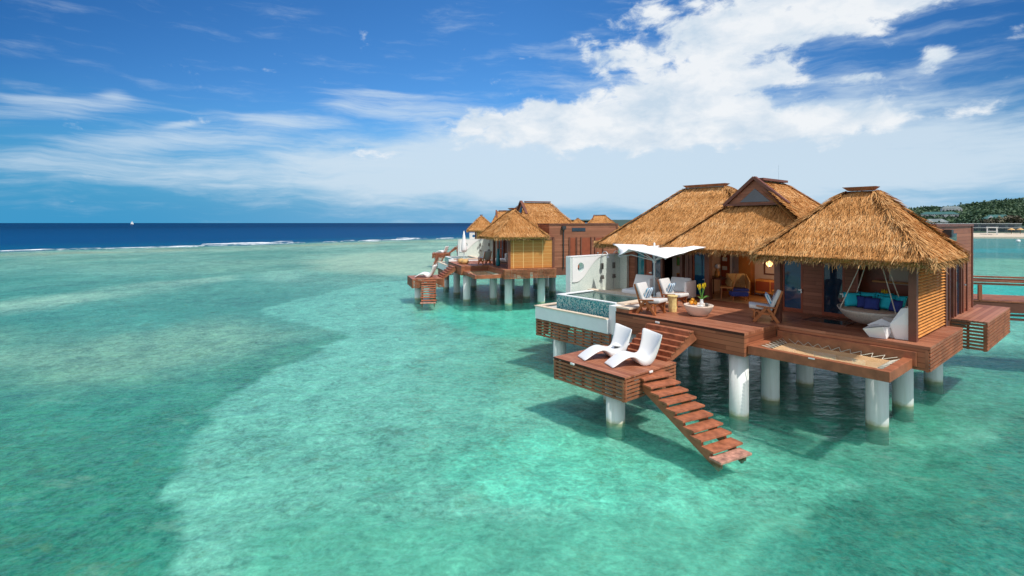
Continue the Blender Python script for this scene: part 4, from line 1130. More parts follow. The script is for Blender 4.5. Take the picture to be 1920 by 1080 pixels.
e1 = make_easy(); e1['label'] = 'teak easy chair at the left front corner of main deck, grey cushions'; put(e1, 0, -2.86, .52, 2.0, 8)
e2 = copy_thing(e1, 'teak easy chair behind the yellow side table, facing the bowl table'); put(e2, 0, -3.08, 1.92, 2.0, 4)
e3 = copy_thing(e1, 'teak easy chair right of the bowl table with its back to the porch post'); put(e3, 0, -.42, 1.90, 2.0, 207)
cushion_on(-2.86, .52, 8, 'blue striped cushion on the easy chair at left front deck corner')
cushion_on(-3.08, 1.92, 4, 'blue striped cushion on the easy chair behind yellow side table')
cushion_on(-.42, 1.90, 207, 'blue striped cushion on the easy chair right of the bowl table')
t = thing('bowl_table', 'round pale stone bowl shaped coffee table with fruit and flowers', 'coffee table')
m = MB(); m.lathe([(.0, 0), (.20, 0), (.26, .05), (.33, .15), (.375, .26), (.385, .29), (.365, .295), (.35, .28), (0, .275)], 36); m.build('bowl', 'bowl_stone', t, smooth=True); put(t, 0, -1.86, 1.22, 2.0)
orange_spots = [(-.17, .02, 0), (-.10, -.06, 0), (-.08, .07, 0), (-.02, -.0, 0), (-.10, .0, .075)]
names = ['leftmost orange of the pile on the bowl table', 'front orange of the pile on the bowl table', 'rear orange of the pile on the bowl table', 'orange of the pile nearest the vase', 'top orange of the pile on the bowl table']
o0 = None
for (dx, dy, dz), lab in zip(orange_spots, names):
    if o0 is None:
        o0 = thing('orange', lab, 'fruit', 'oranges on the bowl table')
        m = MB(); m.lathe([(0, -.055), (.03, -.047), (.05, -.022), (.056, .0), (.05, .025), (.03, .046), (.008, .05), (0, .046)], 14); m.build('peel', 'orange_fruit', o0, smooth=True)
        m = MB(); m.tube([(0, 0, .045), (.004, 0, .058)], .006, 5); m.build('stem', 'leaf_green', o0); q = o0
    else: q = copy_thing(o0, lab)
    put(q, 0, -1.92 + dx, 1.20 + dy, 2.335 + dz, random.uniform(0, 360))
t = thing('flower_vase', 'clear white vase of yellow flowers and green leaves on the bowl table', 'vase of flowers')
m = MB(); m.lathe([(.045, 0), (.055, .03), (.05, .1), (.038, .14), (.045, .16), (.035, .16), (.03, .02), (0, .02)], 16); m.build('vase', 'white_plastic', t, smooth=True)
for i in range(9):
    a = i * 2.4; r = .05 + .10 * random.random(); h = .26 + .16 * random.random(); tip = (r * math.cos(a), r * math.sin(a), .14 + h)
    m = MB(); m.tube([(0, 0, .1), (r * .4 * math.cos(a), r * .4 * math.sin(a), .14 + h * .5), tip], .006, 5); m.build('stem', 'leaf_green', t)
    m = MB()
    for k in range(5):
        b = a + k * 1.25; m.add([tip, (tip[0] + .03 * math.cos(b), tip[1] + .03 * math.sin(b), tip[2] + .01), (tip[0] + .03 * math.cos(b) * .7, tip[1] + .03 * math.sin(b) * .7, tip[2] + .09), (tip[0], tip[1], tip[2] + .05)], [(0, 1, 2, 3)])
    m.build('flower', 'petal_yellow', t)
for (a, rr) in ((.3, .2), (1.0, .17), (4.4, .14)):
    m = MB(); c, s_ = math.cos(a), math.sin(a)
    m.grid(lambda u, v_: ((.02 + rr * u) * c - (v_ - .5) * .10 * math.sin(math.pi * min(1, u + .05)) * s_, (.02 + rr * u) * s_ + (v_ - .5) * .10 * math.sin(math.pi * min(1, u + .05)) * c, .15 + .22 * u - .12 * u * u), 6, 4); m.build('leaf', 'leaf_green', t, smooth=True)
put(t, 0, -1.79, 1.26, 2.285)
t = thing('dark_cup', 'small dark round cup at the right rim of the bowl table', 'cup')
m = MB(); m.lathe([(.02, 0), (.04, .01), (.045, .06), (.038, .085), (.03, .08), (.0, .02)], 14); m.build('cup', 'bronze', t, smooth=True); m = MB(); m.tube([(.045, 0, .02), (.075, 0, .03), (.075, 0, .06), (.043, 0, .065)], .006, 5); m.build('handle', 'bronze', t); put(t, 0, -1.60, 1.18, 2.285)
t = thing('white_plate', 'white plate with folded napkin on the front of the bowl table', 'plate')
m = MB(); m.lathe([(0, 0), (.05, 0), (.09, .012), (.085, .016), (.05, .006), (0, .006)], 18); m.build('plate', 'white_plastic', t); m = MB(); m.box(-.035, -.03, .012, .035, .03, .035); m.build('napkin', 'white_fabric', t, bevel=.008); put(t, 0, -1.70, 1.06, 2.285)
t = thing('log_side_table', 'yellow wooden block side table between the two left easy chairs', 'side table')
m = MB(); m.lathe([(.115, 0), (.125, .1), (.112, .25), (.12, .43)], 9, sx=1.0, sy=.9); m.build('block', 'yellow_wood', t, bevel=.01); m = MB(); m.lathe([(.14, .432), (.145, .45), (.14, .465)], 18); m.build('top', 'yellow_wood', t); put(t, 0, -2.62, 1.16, 2.0, 15)

# ---------------------------------------------------------------- parasol
def make_parasol():
    t = thing('tulip_parasol', 'large white upturned parasol standing beside the white pool loungers', 'parasol')
    # rim points relative to the pole foot, measured in deck axes: corners alternately raised and lowered
    hub = Vector((0, 0, 1.66))
    rim = [(-.95, -.70, 1.41), (-.35, -.90, 1.66), (1.25, -1.20, 1.46), (1.38, -.45, 1.60), (1.65, .28, 1.76), (1.0, .6, 1.78), (.35, .85, 1.84), (-.8, .75, 1.74), (-1.68, -.08, 1.76), (-1.15, -.38, 1.58)]
    rim = [Vector(p) for p in rim]; n = len(rim); m = MB(); rings = 7; per = 6
    verts = []
    total = n * per
    for r_ in range(rings + 1):
        f = r_ / rings
        for i in range(total):
            a = i // per; u = (i % per) / per; p = rim[a].lerp(rim[(a + 1) % n], u)
            bow = math.sin(math.pi * u) * .05
            p = p - Vector((p.x, p.y, 0)) * bow
            q = hub.lerp(p, f); q.z += -.10 * math.sin(math.pi * f) * (.6 if p.z > 1.6 else -.6); verts.append(q)
    fs = []
    for r_ in range(rings):
        for i in range(total):
            j = (i + 1) % total; fs.append((r_ * total + i, r_ * total + j, (r_ + 1) * total + j, (r_ + 1) * total + i))
    m.add(verts, fs); m.build('canopy', 'canopy_fabric', t, smooth=True, solid=.012)
    m = MB(); m.tube([(0, 0, .04), (0, 0, 1.80)], .028, 12); pl = m.build('pole', 'pale_metal', t, smooth=True)
    m = MB(); m.lathe([(.05, 1.20), (.06, 1.24), (.05, 1.30)], 12); m.build('hub', 'pale_metal', pl)
    m = MB(); m.lathe([(.02, 1.79), (.035, 1.82), (0, 1.87)], 10); m.build('finial', 'white_plastic', pl)
    m = MB(); m.lathe([(.26, 0), (.26, .03), (.05, .05), (.04, .12)], 20); m.build('base', 'pale_metal', t)
    for k in (0, 2, 4, 6, 8, 1, 5, 3, 7):
        p = hub.lerp(rim[k], .62 if k % 2 == 0 else .5); p.z -= .06
        m = MB(); m.tube([(0, 0, 1.26), p], .014, 6); e = rim[k].copy(); e.z -= .04; m.tube([p, hub.lerp(e, .97)], .010, 6); m.build('strut', 'pale_metal', t)
    return t
par = make_parasol(); put(par, 0, -4.35, 2.75, 2.0)
# ---------------------------------------------------------------- white pool loungers
def make_lounger():
    t = thing('pool_lounger', '', 'lounger', 'white loungers by the pool')
    # faces -y
    m = MB(); m.box(-.36, -.62, .08, .36, .30, .26); m.build('seat', 'white_fabric', t, bevel=.04, smooth=True)
    m = MB(); m.beam((0, .16, .25), (0, .40, .68), .70, .12, up=(0, 1, 0)); m.build('backrest', 'white_fabric', t, bevel=.04, smooth=True)
    m = MB(); m.box(.37, -.15, .08, .46, .50, .62); m.build('side_panel', 'white_plastic', t, bevel=.02, smooth=True)
    m = MB(); m.box(-.3, -.55, 0, -.22, .22, .078); m.box(.22, -.55, 0, .3, .22, .078); m.build('foot', 'steel', t)
    return t
l1 = make_lounger(); l1['label'] = 'white pool lounger left of the parasol pole'; put(l1, 0, -5.15, 3.05, 2.0, 8)
l2 = copy_thing(l1, 'white pool lounger right of the parasol pole'); put(l2, 0, -3.92, 3.30, 2.0, 4)

# ---------------------------------------------------------------- hanging daybed
t = thing('hanging_daybed', 'round wicker daybed hanging on four ropes under the porch roof', 'hanging daybed')
RX = .70
m = MB(); nu = 40
def shell(u, v_):
    a = 2 * math.pi * u; r = RX * (0.0 + v_ ** .62); zz = .34 * v_ ** 1.9 - .03
    back = max(0, math.sin(a)) ** 2; hi = (.16 * back + .05 * abs(math.cos(a)) ** 6) * v_ ** 5
    return (r * math.cos(a), r * math.sin(a) * .92, zz + hi)
m.grid(shell, nu, 12); m.build('shell', 'wicker', t, smooth=True, solid=.03)
m = MB(); m.lathe([(0, .30), (.55, .30), (.63, .27), (.645, .22), (.60, .17), (0, .17)], 40, sy=.92); m.build('mattress', 'mattress_fabric', t, smooth=True)
for (a, tx, ty) in ((215, -.20, -.05), (140, -.14, .08), (325, .20, -.05), (40, .26, .08)):
    p = Vector((RX * .97 * math.cos(R(a)), RX * .9 * math.sin(R(a)), .31)); m = MB(); m.tube([p, (tx, ty, 1.42)], .011, 6); m.build('rope', 'rope', t)
DX, DY, DZ = 1.62, 2.96, 2.13
put(t, 0, DX, DY, DZ)
PIL = [('turquoise_fabric', -.46, .18, .50, 40, .40, 'leftmost turquoise cushion on the hanging daybed'), ('turquoise_fabric', -.22, .42, .52, 15, .38, 'turquoise cushion at back left of the hanging daybed'),
       ('turquoise_fabric', .10, .48, .52, -4, .40, 'turquoise cushion at back middle of the hanging daybed'), ('turquoise_fabric', .42, .34, .51, -28, .40, 'rightmost turquoise cushion on the hanging daybed'),
       ('turquoise_fabric', .20, .24, .49, -6, .36, 'turquoise cushion in front row beside the navy pair'), ('navy_fabric', -.20, .17, .47, 22, .33, 'left navy cushion of the touching pair on the daybed'),
       ('navy_fabric', -.02, .06, .46, 4, .33, 'right navy cushion of the touching pair on the daybed'), ('navy_fabric', .46, .02, .47, -35, .32, 'single navy cushion at the right rim of the daybed')]
for (mm, x, y, z, rz, sz, lab) in PIL:
    p = pillow('cushion', lab, mm, sz, sz * .92, .13, group='cushions on the daybed'); put3(p, 0, DX + x, DY + y, DZ + z - .02, -18, 0, rz)

# ---------------------------------------------------------------- faceted white chair and stool
def facet(name, pts, faces, parent):
    m = MB(); m.add(pts, faces); return m.build(name, 'white_plastic', parent)
t = thing('faceted_armchair', 'white faceted armchair at the porch edge beside the louvred screen', 'armchair')
facet('back', [(.10, -.34, 0), (.34, -.30, 0), (.34, .30, 0), (.12, .34, 0), (.02, -.40, .30), (.42, -.34, .34), (.42, .34, .34), (.02, .40, .30), (.20, -.30, .66), (.38, -.34, .70), (.38, .32, .72), (.22, .28, .68)],
      [(0, 3, 2, 1), (0, 1, 5, 4), (1, 2, 6, 5), (2, 3, 7, 6), (3, 0, 4, 7), (4, 5, 9, 8), (5, 6, 10, 9), (6, 7, 11, 10), (7, 4, 8, 11), (8, 9, 10, 11)], t)
facet('seat', [(-.30, -.22, 0), (.14, -.30, 0), (.14, .30, 0), (-.26, .26, 0), (-.42, -.30, .22), (.1, -.36, .28), (.1, .36, .28), (-.36, .36, .24), (-.20, -.12, .36), (.12, -.20, .26), (.12, .20, .26), (-.22, .20, .38)],
      [(0, 3, 2, 1), (0, 1, 5, 4), (1, 2, 6, 5), (2, 3, 7, 6), (3, 0, 4, 7), (4, 5, 9, 8), (5, 6, 10, 9), (6, 7, 11, 10), (7, 4, 8, 11), (8, 9, 10, 11)], t)
put(t, 0, 2.20, 2.36, 2.0, 0)
t = thing('faceted_stool', 'small white faceted stool in front of the faceted armchair', 'stool')
facet('body', [(-.14, -.14, 0), (.17, -.15, 0), (.18, .14, 0), (-.12, .16, 0), (-.25, -.20, .17), (.12, -.24, .27), (.26, .19, .22), (-.17, .24, .22)], [(0, 3, 2, 1), (4, 5, 6, 7), (0, 1, 5, 4), (1, 2, 6, 5), (2, 3, 7, 6), (3, 0, 4, 7)], t)
facet('top', [(-.20, -.17, .2), (.10, -.20, .275), (.21, .16, .245), (-.14, .20, .235), (-.02, .02, .27)], [(0, 1, 4), (1, 2, 4), (2, 3, 4), (3, 0, 4)], t)
put(t, 0, 2.02, 1.95, 2.0, 5)
t = thing('glass_floor_panel', 'glass floor panel framed in dark wood set into the porch deck', 'floor panel')
m = MB(); m.box(0, 0, .002, .90, .65, .008); m.build('pane', 'water_dark_glass', t)
m = MB(); m.box(-.05, -.05, .001, .95, -.0, .014); m.box(-.05, .65, .001, .95, .70, .014); m.box(-.05, 0, .001, 0, .65, .014); m.box(.90, 0, .001, .95, .65, .014); m.build('frame', 'post_wood', t); put(t, 0, .22, 2.72, 1.997)
t = thing('potted_plant', 'small plant with pointed green leaves behind the daybed', 'plant')
m = MB(); m.lathe([(.08, 0), (.12, .2), (.11, .2), (0, .17)], 14); m.build('pot', 'bronze', t)
for i in range(9):
    a = i * .7; m = MB(); m.grid(lambda u, v_: ((.05 + .22 * u) * math.cos(a) - (v_ - .5) * .06 * math.sin(math.pi * u) * math.sin(a), (.05 + .22 * u) * math.sin(a) + (v_ - .5) * .06 * math.sin(math.pi * u) * math.cos(a), .18 + .42 * u - .12 * u * u), 6, 2); m.build('leaf', 'leaf_green', t)
put(t, 0, 1.12, 3.62, 2.0)
# ---------------------------------------------------------------- inside the lounge
t = thing('wicker_armchair', 'tan wicker armchair with dark seat inside the open lounge', 'armchair')
m = MB(); m.box(-.27, -.05, .18, .27, .5, .25); m.build('seat', 'tan_wicker', t, bevel=.01)
m = MB(); m.beam((0, .47, .22), (0, .60, .78), .60, .05, up=(0, 1, 0)); m.beam((-.28, .02, .42), (-.31, .55, .62), .04, .34); m.beam((.28, .02, .42), (.31, .55, .62), .04, .34); m.build('backrest', 'tan_wicker', t, bevel=.012)
m = MB(); m.box(-.25, -.06, .252, .25, .42, .34); m.build('seat_cushion', 'navy_fabric', t, bevel=.02)
for (x, y) in ((-.24, 0), (.24, 0), (-.24, .46), (.24, .46)):
    m = MB(); m.tube([(x, y, 0), (x, y, .19)], .018, 6); m.build('leg', 'teak', t)
put(t, 0, -2.58, 4.95, 2.006, 42)
t = thing('ottoman', 'navy blue cushioned ottoman in front of the wicker armchair', 'ottoman')
m = MB(); m.box(-.26, -.17, .15, .26, .17, .29); m.build('cushion', 'navy_fabric', t, bevel=.03)
for (x, y) in ((-.2, -.12), (.2, -.12), (-.2, .12), (.2, .12)):
    m = MB(); m.tube([(x, y, 0), (x, y, .15)], .018, 6); m.build('leg', 'teak', t)
put(t, 0, -2.47, 4.62, 2.006, 42)
t = thing('dining_chair', 'orange wood dining chair at the table inside the lounge', 'chair')
m = MB(); m.box(-.2, -.2, .36, .2, .2, .41); m.build('seat', 'orange_panel', t, bevel=.008)
m = MB(); m.beam((.2, 0, .42), (.28, 0, .80), .40, .03, up=(1, 0, 0)); m.build('backrest', 'orange_panel', t)
for (x, y) in ((-.17, -.17), (.19, -.17), (-.17, .17), (.19, .17)):
    m = MB(); m.tube([(x, y, 0), (x * .9, y * .9, .37)], .018, 6); m.build('leg', 'teak', t)
put(t, 0, -2.92, 4.72, 2.006, 25)
t = thing('dining_table', 'dark dining table beside the left post of the lounge opening', 'table')
m = MB(); m.box(-.35, -.35, .60, .35, .35, .64); m.build('tabletop', 'post_wood', t)
for (x, y) in ((-.3, -.3), (.3, -.3), (-.3, .3), (.3, .3)):
    m = MB(); m.tube([(x, y, 0), (x, y, .6)], .022, 6); m.build('leg', 'post_wood', t)
put(t, 0, -3.45, 5.05, 2.006)
t = thing('amber_vase', 'white and amber vase standing on the dining table', 'vase')
m = MB(); m.lathe([(.06, 0), (.09, .06), (.08, .18), (.04, .26), (.05, .3)], 14); m.build('body', 'golden_teak', t, smooth=True); m = MB(); m.lathe([(.055, .302), (.10, .34), (.07, .46)], 14); m.build('neck', 'white_fabric', t, smooth=True); put(t, 0, -3.42, 5.0, 2.646)
t = thing('wall_sculpture', 'dark abstract wall ornament on the beige lounge wall beside the left post', 'wall ornament')
m = MB()
for i in range(7):
    z = i * .11; m.tube([(-.05 + .05 * math.sin(i * 1.7), 0, z), (.06 * math.cos(i * 2.1), -.02, z + .05), (.03, 0, z + .10)], .013, 5)
m.build('ironwork', 'dark_metal', t); m = MB(); m.box(-.02, .012, 0, .02, .03, .8); m.build('backing', 'dark_metal', t); put(t, 0, -4.30, 6.44, 2.8)
t = thing('picture', 'framed green picture on the beige wall seen behind the parasol', 'picture')
m = MB(); m.box(-.13, 0, 0, .13, .02, .34); m.build('frame', 'golden_teak', t); m = MB(); m.box(-.10, -.006, .03, .10, -.001, .31); m.build('canvas', 'leaf_green', t); put(t, 0, -4.78, 4.87, 2.95)
t = thing('wall_box', 'brown wooden wall box below the framed green picture', 'wall box')
m = MB(); m.box(-.09, -.05, 0, .09, .0, .34); m.build('box', 'golden_teak', t); m = MB(); m.box(-.06, -.056, .03, .06, -.052, .31); m.build('inset', 'door_wood', t); put(t, 0, -4.80, 4.897, 2.35)
t = thing('pendant_lamp', 'lit amber pendant lamp with dark cage hanging in the lounge', 'lamp')
m = MB(); m.tube([(0, 0, .3), (0, 0, .62)], .008, 5); m.build('cord', 'dark_metal', t)
m = MB(); m.lathe([(.04, .02), (.10, .10), (.085, .16), (.03, .2)], 14); m.build('bulb', 'lamp_glow', t, smooth=True)
m = MB()
for k in range(8):
    a = k * math.pi / 4; m.tube([(.05 * math.cos(a), .05 * math.sin(a), 0), (.13 * math.cos(a), .13 * math.sin(a), .11), (.02 * math.cos(a), .02 * math.sin(a), .31)], .007, 4)
m.build('cage', 'dark_metal', t); put(t, 0, -1.86, 5.4, 3.08)
pl_ = bpy.data.lights.new('lamp_light', 'POINT'); pl_.energy = 14; pl_.color = (1, .66, .36); pl_.shadow_soft_size = .12
lo = bpy.data.objects.new('lamp_light', pl_); COL.objects.link(lo); lo.parent = t; lo.location = (0, 0, -.06)
t = thing('wall_mirror', 'dark framed mirror on the lounge back wall behind the pendant lamp', 'mirror')
m = MB(); m.box(-.6, 0, 0, .6, .03, .05); m.box(-.6, 0, .85, .6, .03, .9); m.box(-.6, 0, .05, -.55, .03, .85); m.box(.55, 0, .05, .6, .03, .85); m.build('frame', 'post_wood', t); m = MB(); m.box(-.55, .012, .05, .55, .02, .85); m.build('glass', 'interior_plaster', t); put(t, 0, -1.92, 6.45, 2.72)
t = thing('sideboard', 'long wooden sideboard under the dark framed mirror', 'sideboard')
m = MB(); m.box(-.75, -.2, .12, .75, .2, .58); m.build('body', 'golden_teak', t, bevel=.01)
for i in range(3):
    m = MB(); m.box(-.72 + i * .49, -.213, .2, -.27 + i * .49, -.2, .52); m.build('drawer', 'door_wood', t)
put(t, 0, -1.85, 6.2, 2.006)
t = thing('tub_chair', 'round pink backed tub chair in front of the sideboard', 'chair')
m = MB(); m.grid(lambda u, v_: (.34 * math.cos(math.pi * u), .34 * math.sin(math.pi * u), .2 + v_ * (.22 + .26 * math.sin(math.pi * u))), 20, 6); m.build('backrest', 'mattress_fabric', t, smooth=True, solid=.05)
m = MB(); m.lathe([(.28, .2), (.3, .26), (.28, .36), (0, .37)], 24); m.build('seat', 'golden_teak', t); put(t, 0, -1.45, 5.35, 2.006, -30)
t = thing('bottle_tray', 'brass tray of bottles on the pale washroom counter', 'tray')
m = MB(); m.box(-.1, -.06, 0, .1, .06, .02); m.build('tray', 'golden_teak', t); 
for x in (-.05, .0, .05):
    m = MB(); m.lathe([(.02, .021), (.022, .1), (.008, .12), (.008, .15)], 8, (x, 0, 0)); m.build('bottle', 'petal_yellow', t)
put(t, 0, 1.56, 4.12, 2.67)

# ---------------------------------------------------------------- the other villas and what belongs to them
vlabs = ['second villa, beyond the nearest, with golden bamboo blind', 'third villa, partly hidden behind the second villa', 'farthest villa, only its roofs showing between the second and nearest villas']
far_proto = make_villa(.42)
def m_blind():
    m, g, bs, out = mat('bamboo_blind')
    o = g.node('ShaderNodeTexCoord').outputs['Object']; x, y, z = g.xyz(o)
    s1 = g.math('FRACT', g.math('MULTIPLY', z, 24)); s2 = g.math('FRACT', g.math('MULTIPLY', y, 1.75)); s3 = g.math('FRACT', g.math('MULTIPLY', z, 5.0))
    n = g.noise(g.mapping(o, (1, 3, 40)), 1, 3, .6)
    c = g.mix(n, (0.42, 0.15, 0.025, 1), (0.72, 0.32, 0.075, 1))
    c = g.mix(g.mapr(s1, .75, .85), c, (0.26, 0.10, 0.02, 1))
    ln = g.math('MAXIMUM', g.mapr(s2, .93, .96), g.math('MULTIPLY', g.mapr(s3, .90, .94), .5))
    c = g.mix(ln, c, (0.75, 0.50, 0.20, 1))
    g.link(c, bs.inputs['Base Color']); bs.inputs['Roughness'].default_value = .6
m_blind()
for ch_ in list(far_proto.children):
    if ch_.name.startswith('louvre_screen'):
        bpy.data.objects.remove(ch_)
m = MB(); m.box(2.62, 2.1, 2.02, 2.66, 4.55, 3.56); m.build('bamboo_blind', 'bamboo_blind', far_proto)
for k in (1, 2, 3):
    if k == 1: q = far_proto; q['label'] = vlabs[0]
    else: q = copy_thing(far_proto, vlabs[k - 1])
    put(q, k, 0, 0)
for k, nm in ((1, 'second villa'), (2, 'third villa')):
    put(copy_thing(sundeck, 'slatted sun deck of the %s with white chaises' % nm), k, -1.27, -2.65)
    put(copy_thing(steps, 'brown steps up from the sun deck of the %s' % nm), k, -2.48, 0)
    put(copy_thing(stairs, 'open brown stairs into the water from the sun deck of the %s' % nm), k, -1.22, -1.68, 0, -10.5)
    put(copy_thing(pool, 'plunge pool of the %s' % nm), k, 0, 0)
    put(copy_thing(shower, 'white and mosaic shower wall of the %s' % nm), k, 0, 0)
    if k == 1:
        put(copy_thing(ham, 'small sagging hammock in front of the second villa'), k, 0, .1)
    put(copy_thing(ch, 'white chaise on the %s sun deck, nearer one' % nm), k, -2.25, -2.37, 1.2, 74 if k == 1 else 88)
    put(copy_thing(ch, 'white chaise on the %s sun deck, farther one' % nm), k, -2.85, -2.17, 1.2, 70 if k == 1 else 84)
t = thing('closed_parasol', 'closed white parasol standing by the pool of the second villa', 'parasol')
m = MB(); m.lathe([(.05, .62), (.17, .66), (.19, .8), (.16, 1.1), (.09, 1.6), (.03, 1.95), (0, 2.0)], 14); m.build('folded_canopy', 'canopy_fabric', t, smooth=True); m = MB(); m.tube([(0, 0, 0), (0, 0, .62)], .028, 8); m.build('pole', 'pale_metal', t); m = MB(); m.lathe([(.26, 0), (.26, .03), (.05, .05)], 16); m.build('base', 'pale_metal', t); put(t, 1, -3.3, .95, 2.0)
for (x, y, lab) in ((-1.9, .45, 'left of two round straw poufs on the second villa deck'), (-1.35, .55, 'right of two round straw poufs on the second villa deck')):
    t = thing('straw_pouf', lab, 'pouf', 'straw poufs'); m = MB(); m.lathe([(.1, 0), (.22, .06), (.24, .16), (.18, .28), (0, .31)], 16); m.build('body', 'tan_wicker', t, smooth=True); m = MB(); m.lathe([(.05, .305), (.06, .33), (0, .34)], 10); m.build('button', 'rope', t); put(t, 1, x, y, 2.0)
t = copy_thing(e1, 'dark framed deck chair before the open front of the second villa', 'teak easy chairs on the deck'); put(t, 1, -.75, 1.6, 2.0, 200)
t = copy_thing(l1, 'white lounger on the deck of the second villa', 'white loungers by the pool'); put(t, 1, -1.6, 3.2, 2.0, 0)
t = thing('floor_vase', 'tall teal floor vase at the front of the second villa porch', 'vase'); m = MB(); m.lathe([(.10, 0), (.13, .1), (.11, .5), (.06, .8), (.04, .92), (.06, 1.0)], 16); m.build('body', 'teal_glaze', t, smooth=True); m = MB(); m.lathe([(.061, 1.0), (.07, 1.02), (.05, 1.02)], 16); m.build('lip', 'bronze', t); put(t, 1, .55, 2.05, 2.0)

# ---------------------------------------------------------------- boardwalk on the right
t = thing('boardwalk', 'timber boardwalk with double railing behind the nearest villa', 'boardwalk')
ax = Vector((.93, -.365, 0)).normalized(); nx = Vector((-ax.y, ax.x, 0))
p0 = Vector((15.0, 16.5, 0)) - ax * 7.5; LW = 26
def bw(a, b, z): q = p0 + ax * a + nx * b; return (q.x, q.y, z)
m = MB()
for i in range(int(LW / .16)): m.beam(bw(i * .16 + .08, 0, 1.975), bw(i * .16 + .08, 1.75, 1.975), .15, .05)
m.build('deck_boards', 'slat_wood', t)
m = MB()
for b in (.05, 1.7): m.beam(bw(0, b, 1.78), bw(LW, b, 1.78), .10, .30)
for b in (.0, ): 
    for z in (1.42, 1.55): m.beam(bw(0, .08, z), bw(LW, .08, z), .06, .07)
m.build('beam', 'post_wood', t)
for b in (.04, 1.71):
    m = MB(); m.beam(bw(0, b, 2.62), bw(LW, b, 2.62), .11, .05); m.beam(bw(0, b, 2.53), bw(LW, b, 2.53), .05, .06); m.build('handrail', 'beam_wood', t)
for i in range(9):
    for b in (.04, 1.71):
        m = MB(); m.box(-.045, -.045, 2.002, .045, .045, 2.49); o = m.build('railing_post', 'beam_wood', t); q = bw(2.2 + i * 2.75, b, 0); o.location = (q[0], q[1], 0); o.rotation_euler = (0, 0, math.atan2(ax.y, ax.x))
for i in range(6):
    m = MB(); m.tube([(0, 0, -1.4), (0, 0, 1.62)], .2, 18); o = m.build('pile', 'pile_paint', t, smooth=False); q = bw(1.5 + i * 4.6, .9, 0); o.location = (q[0], q[1], 0)
put_w = None

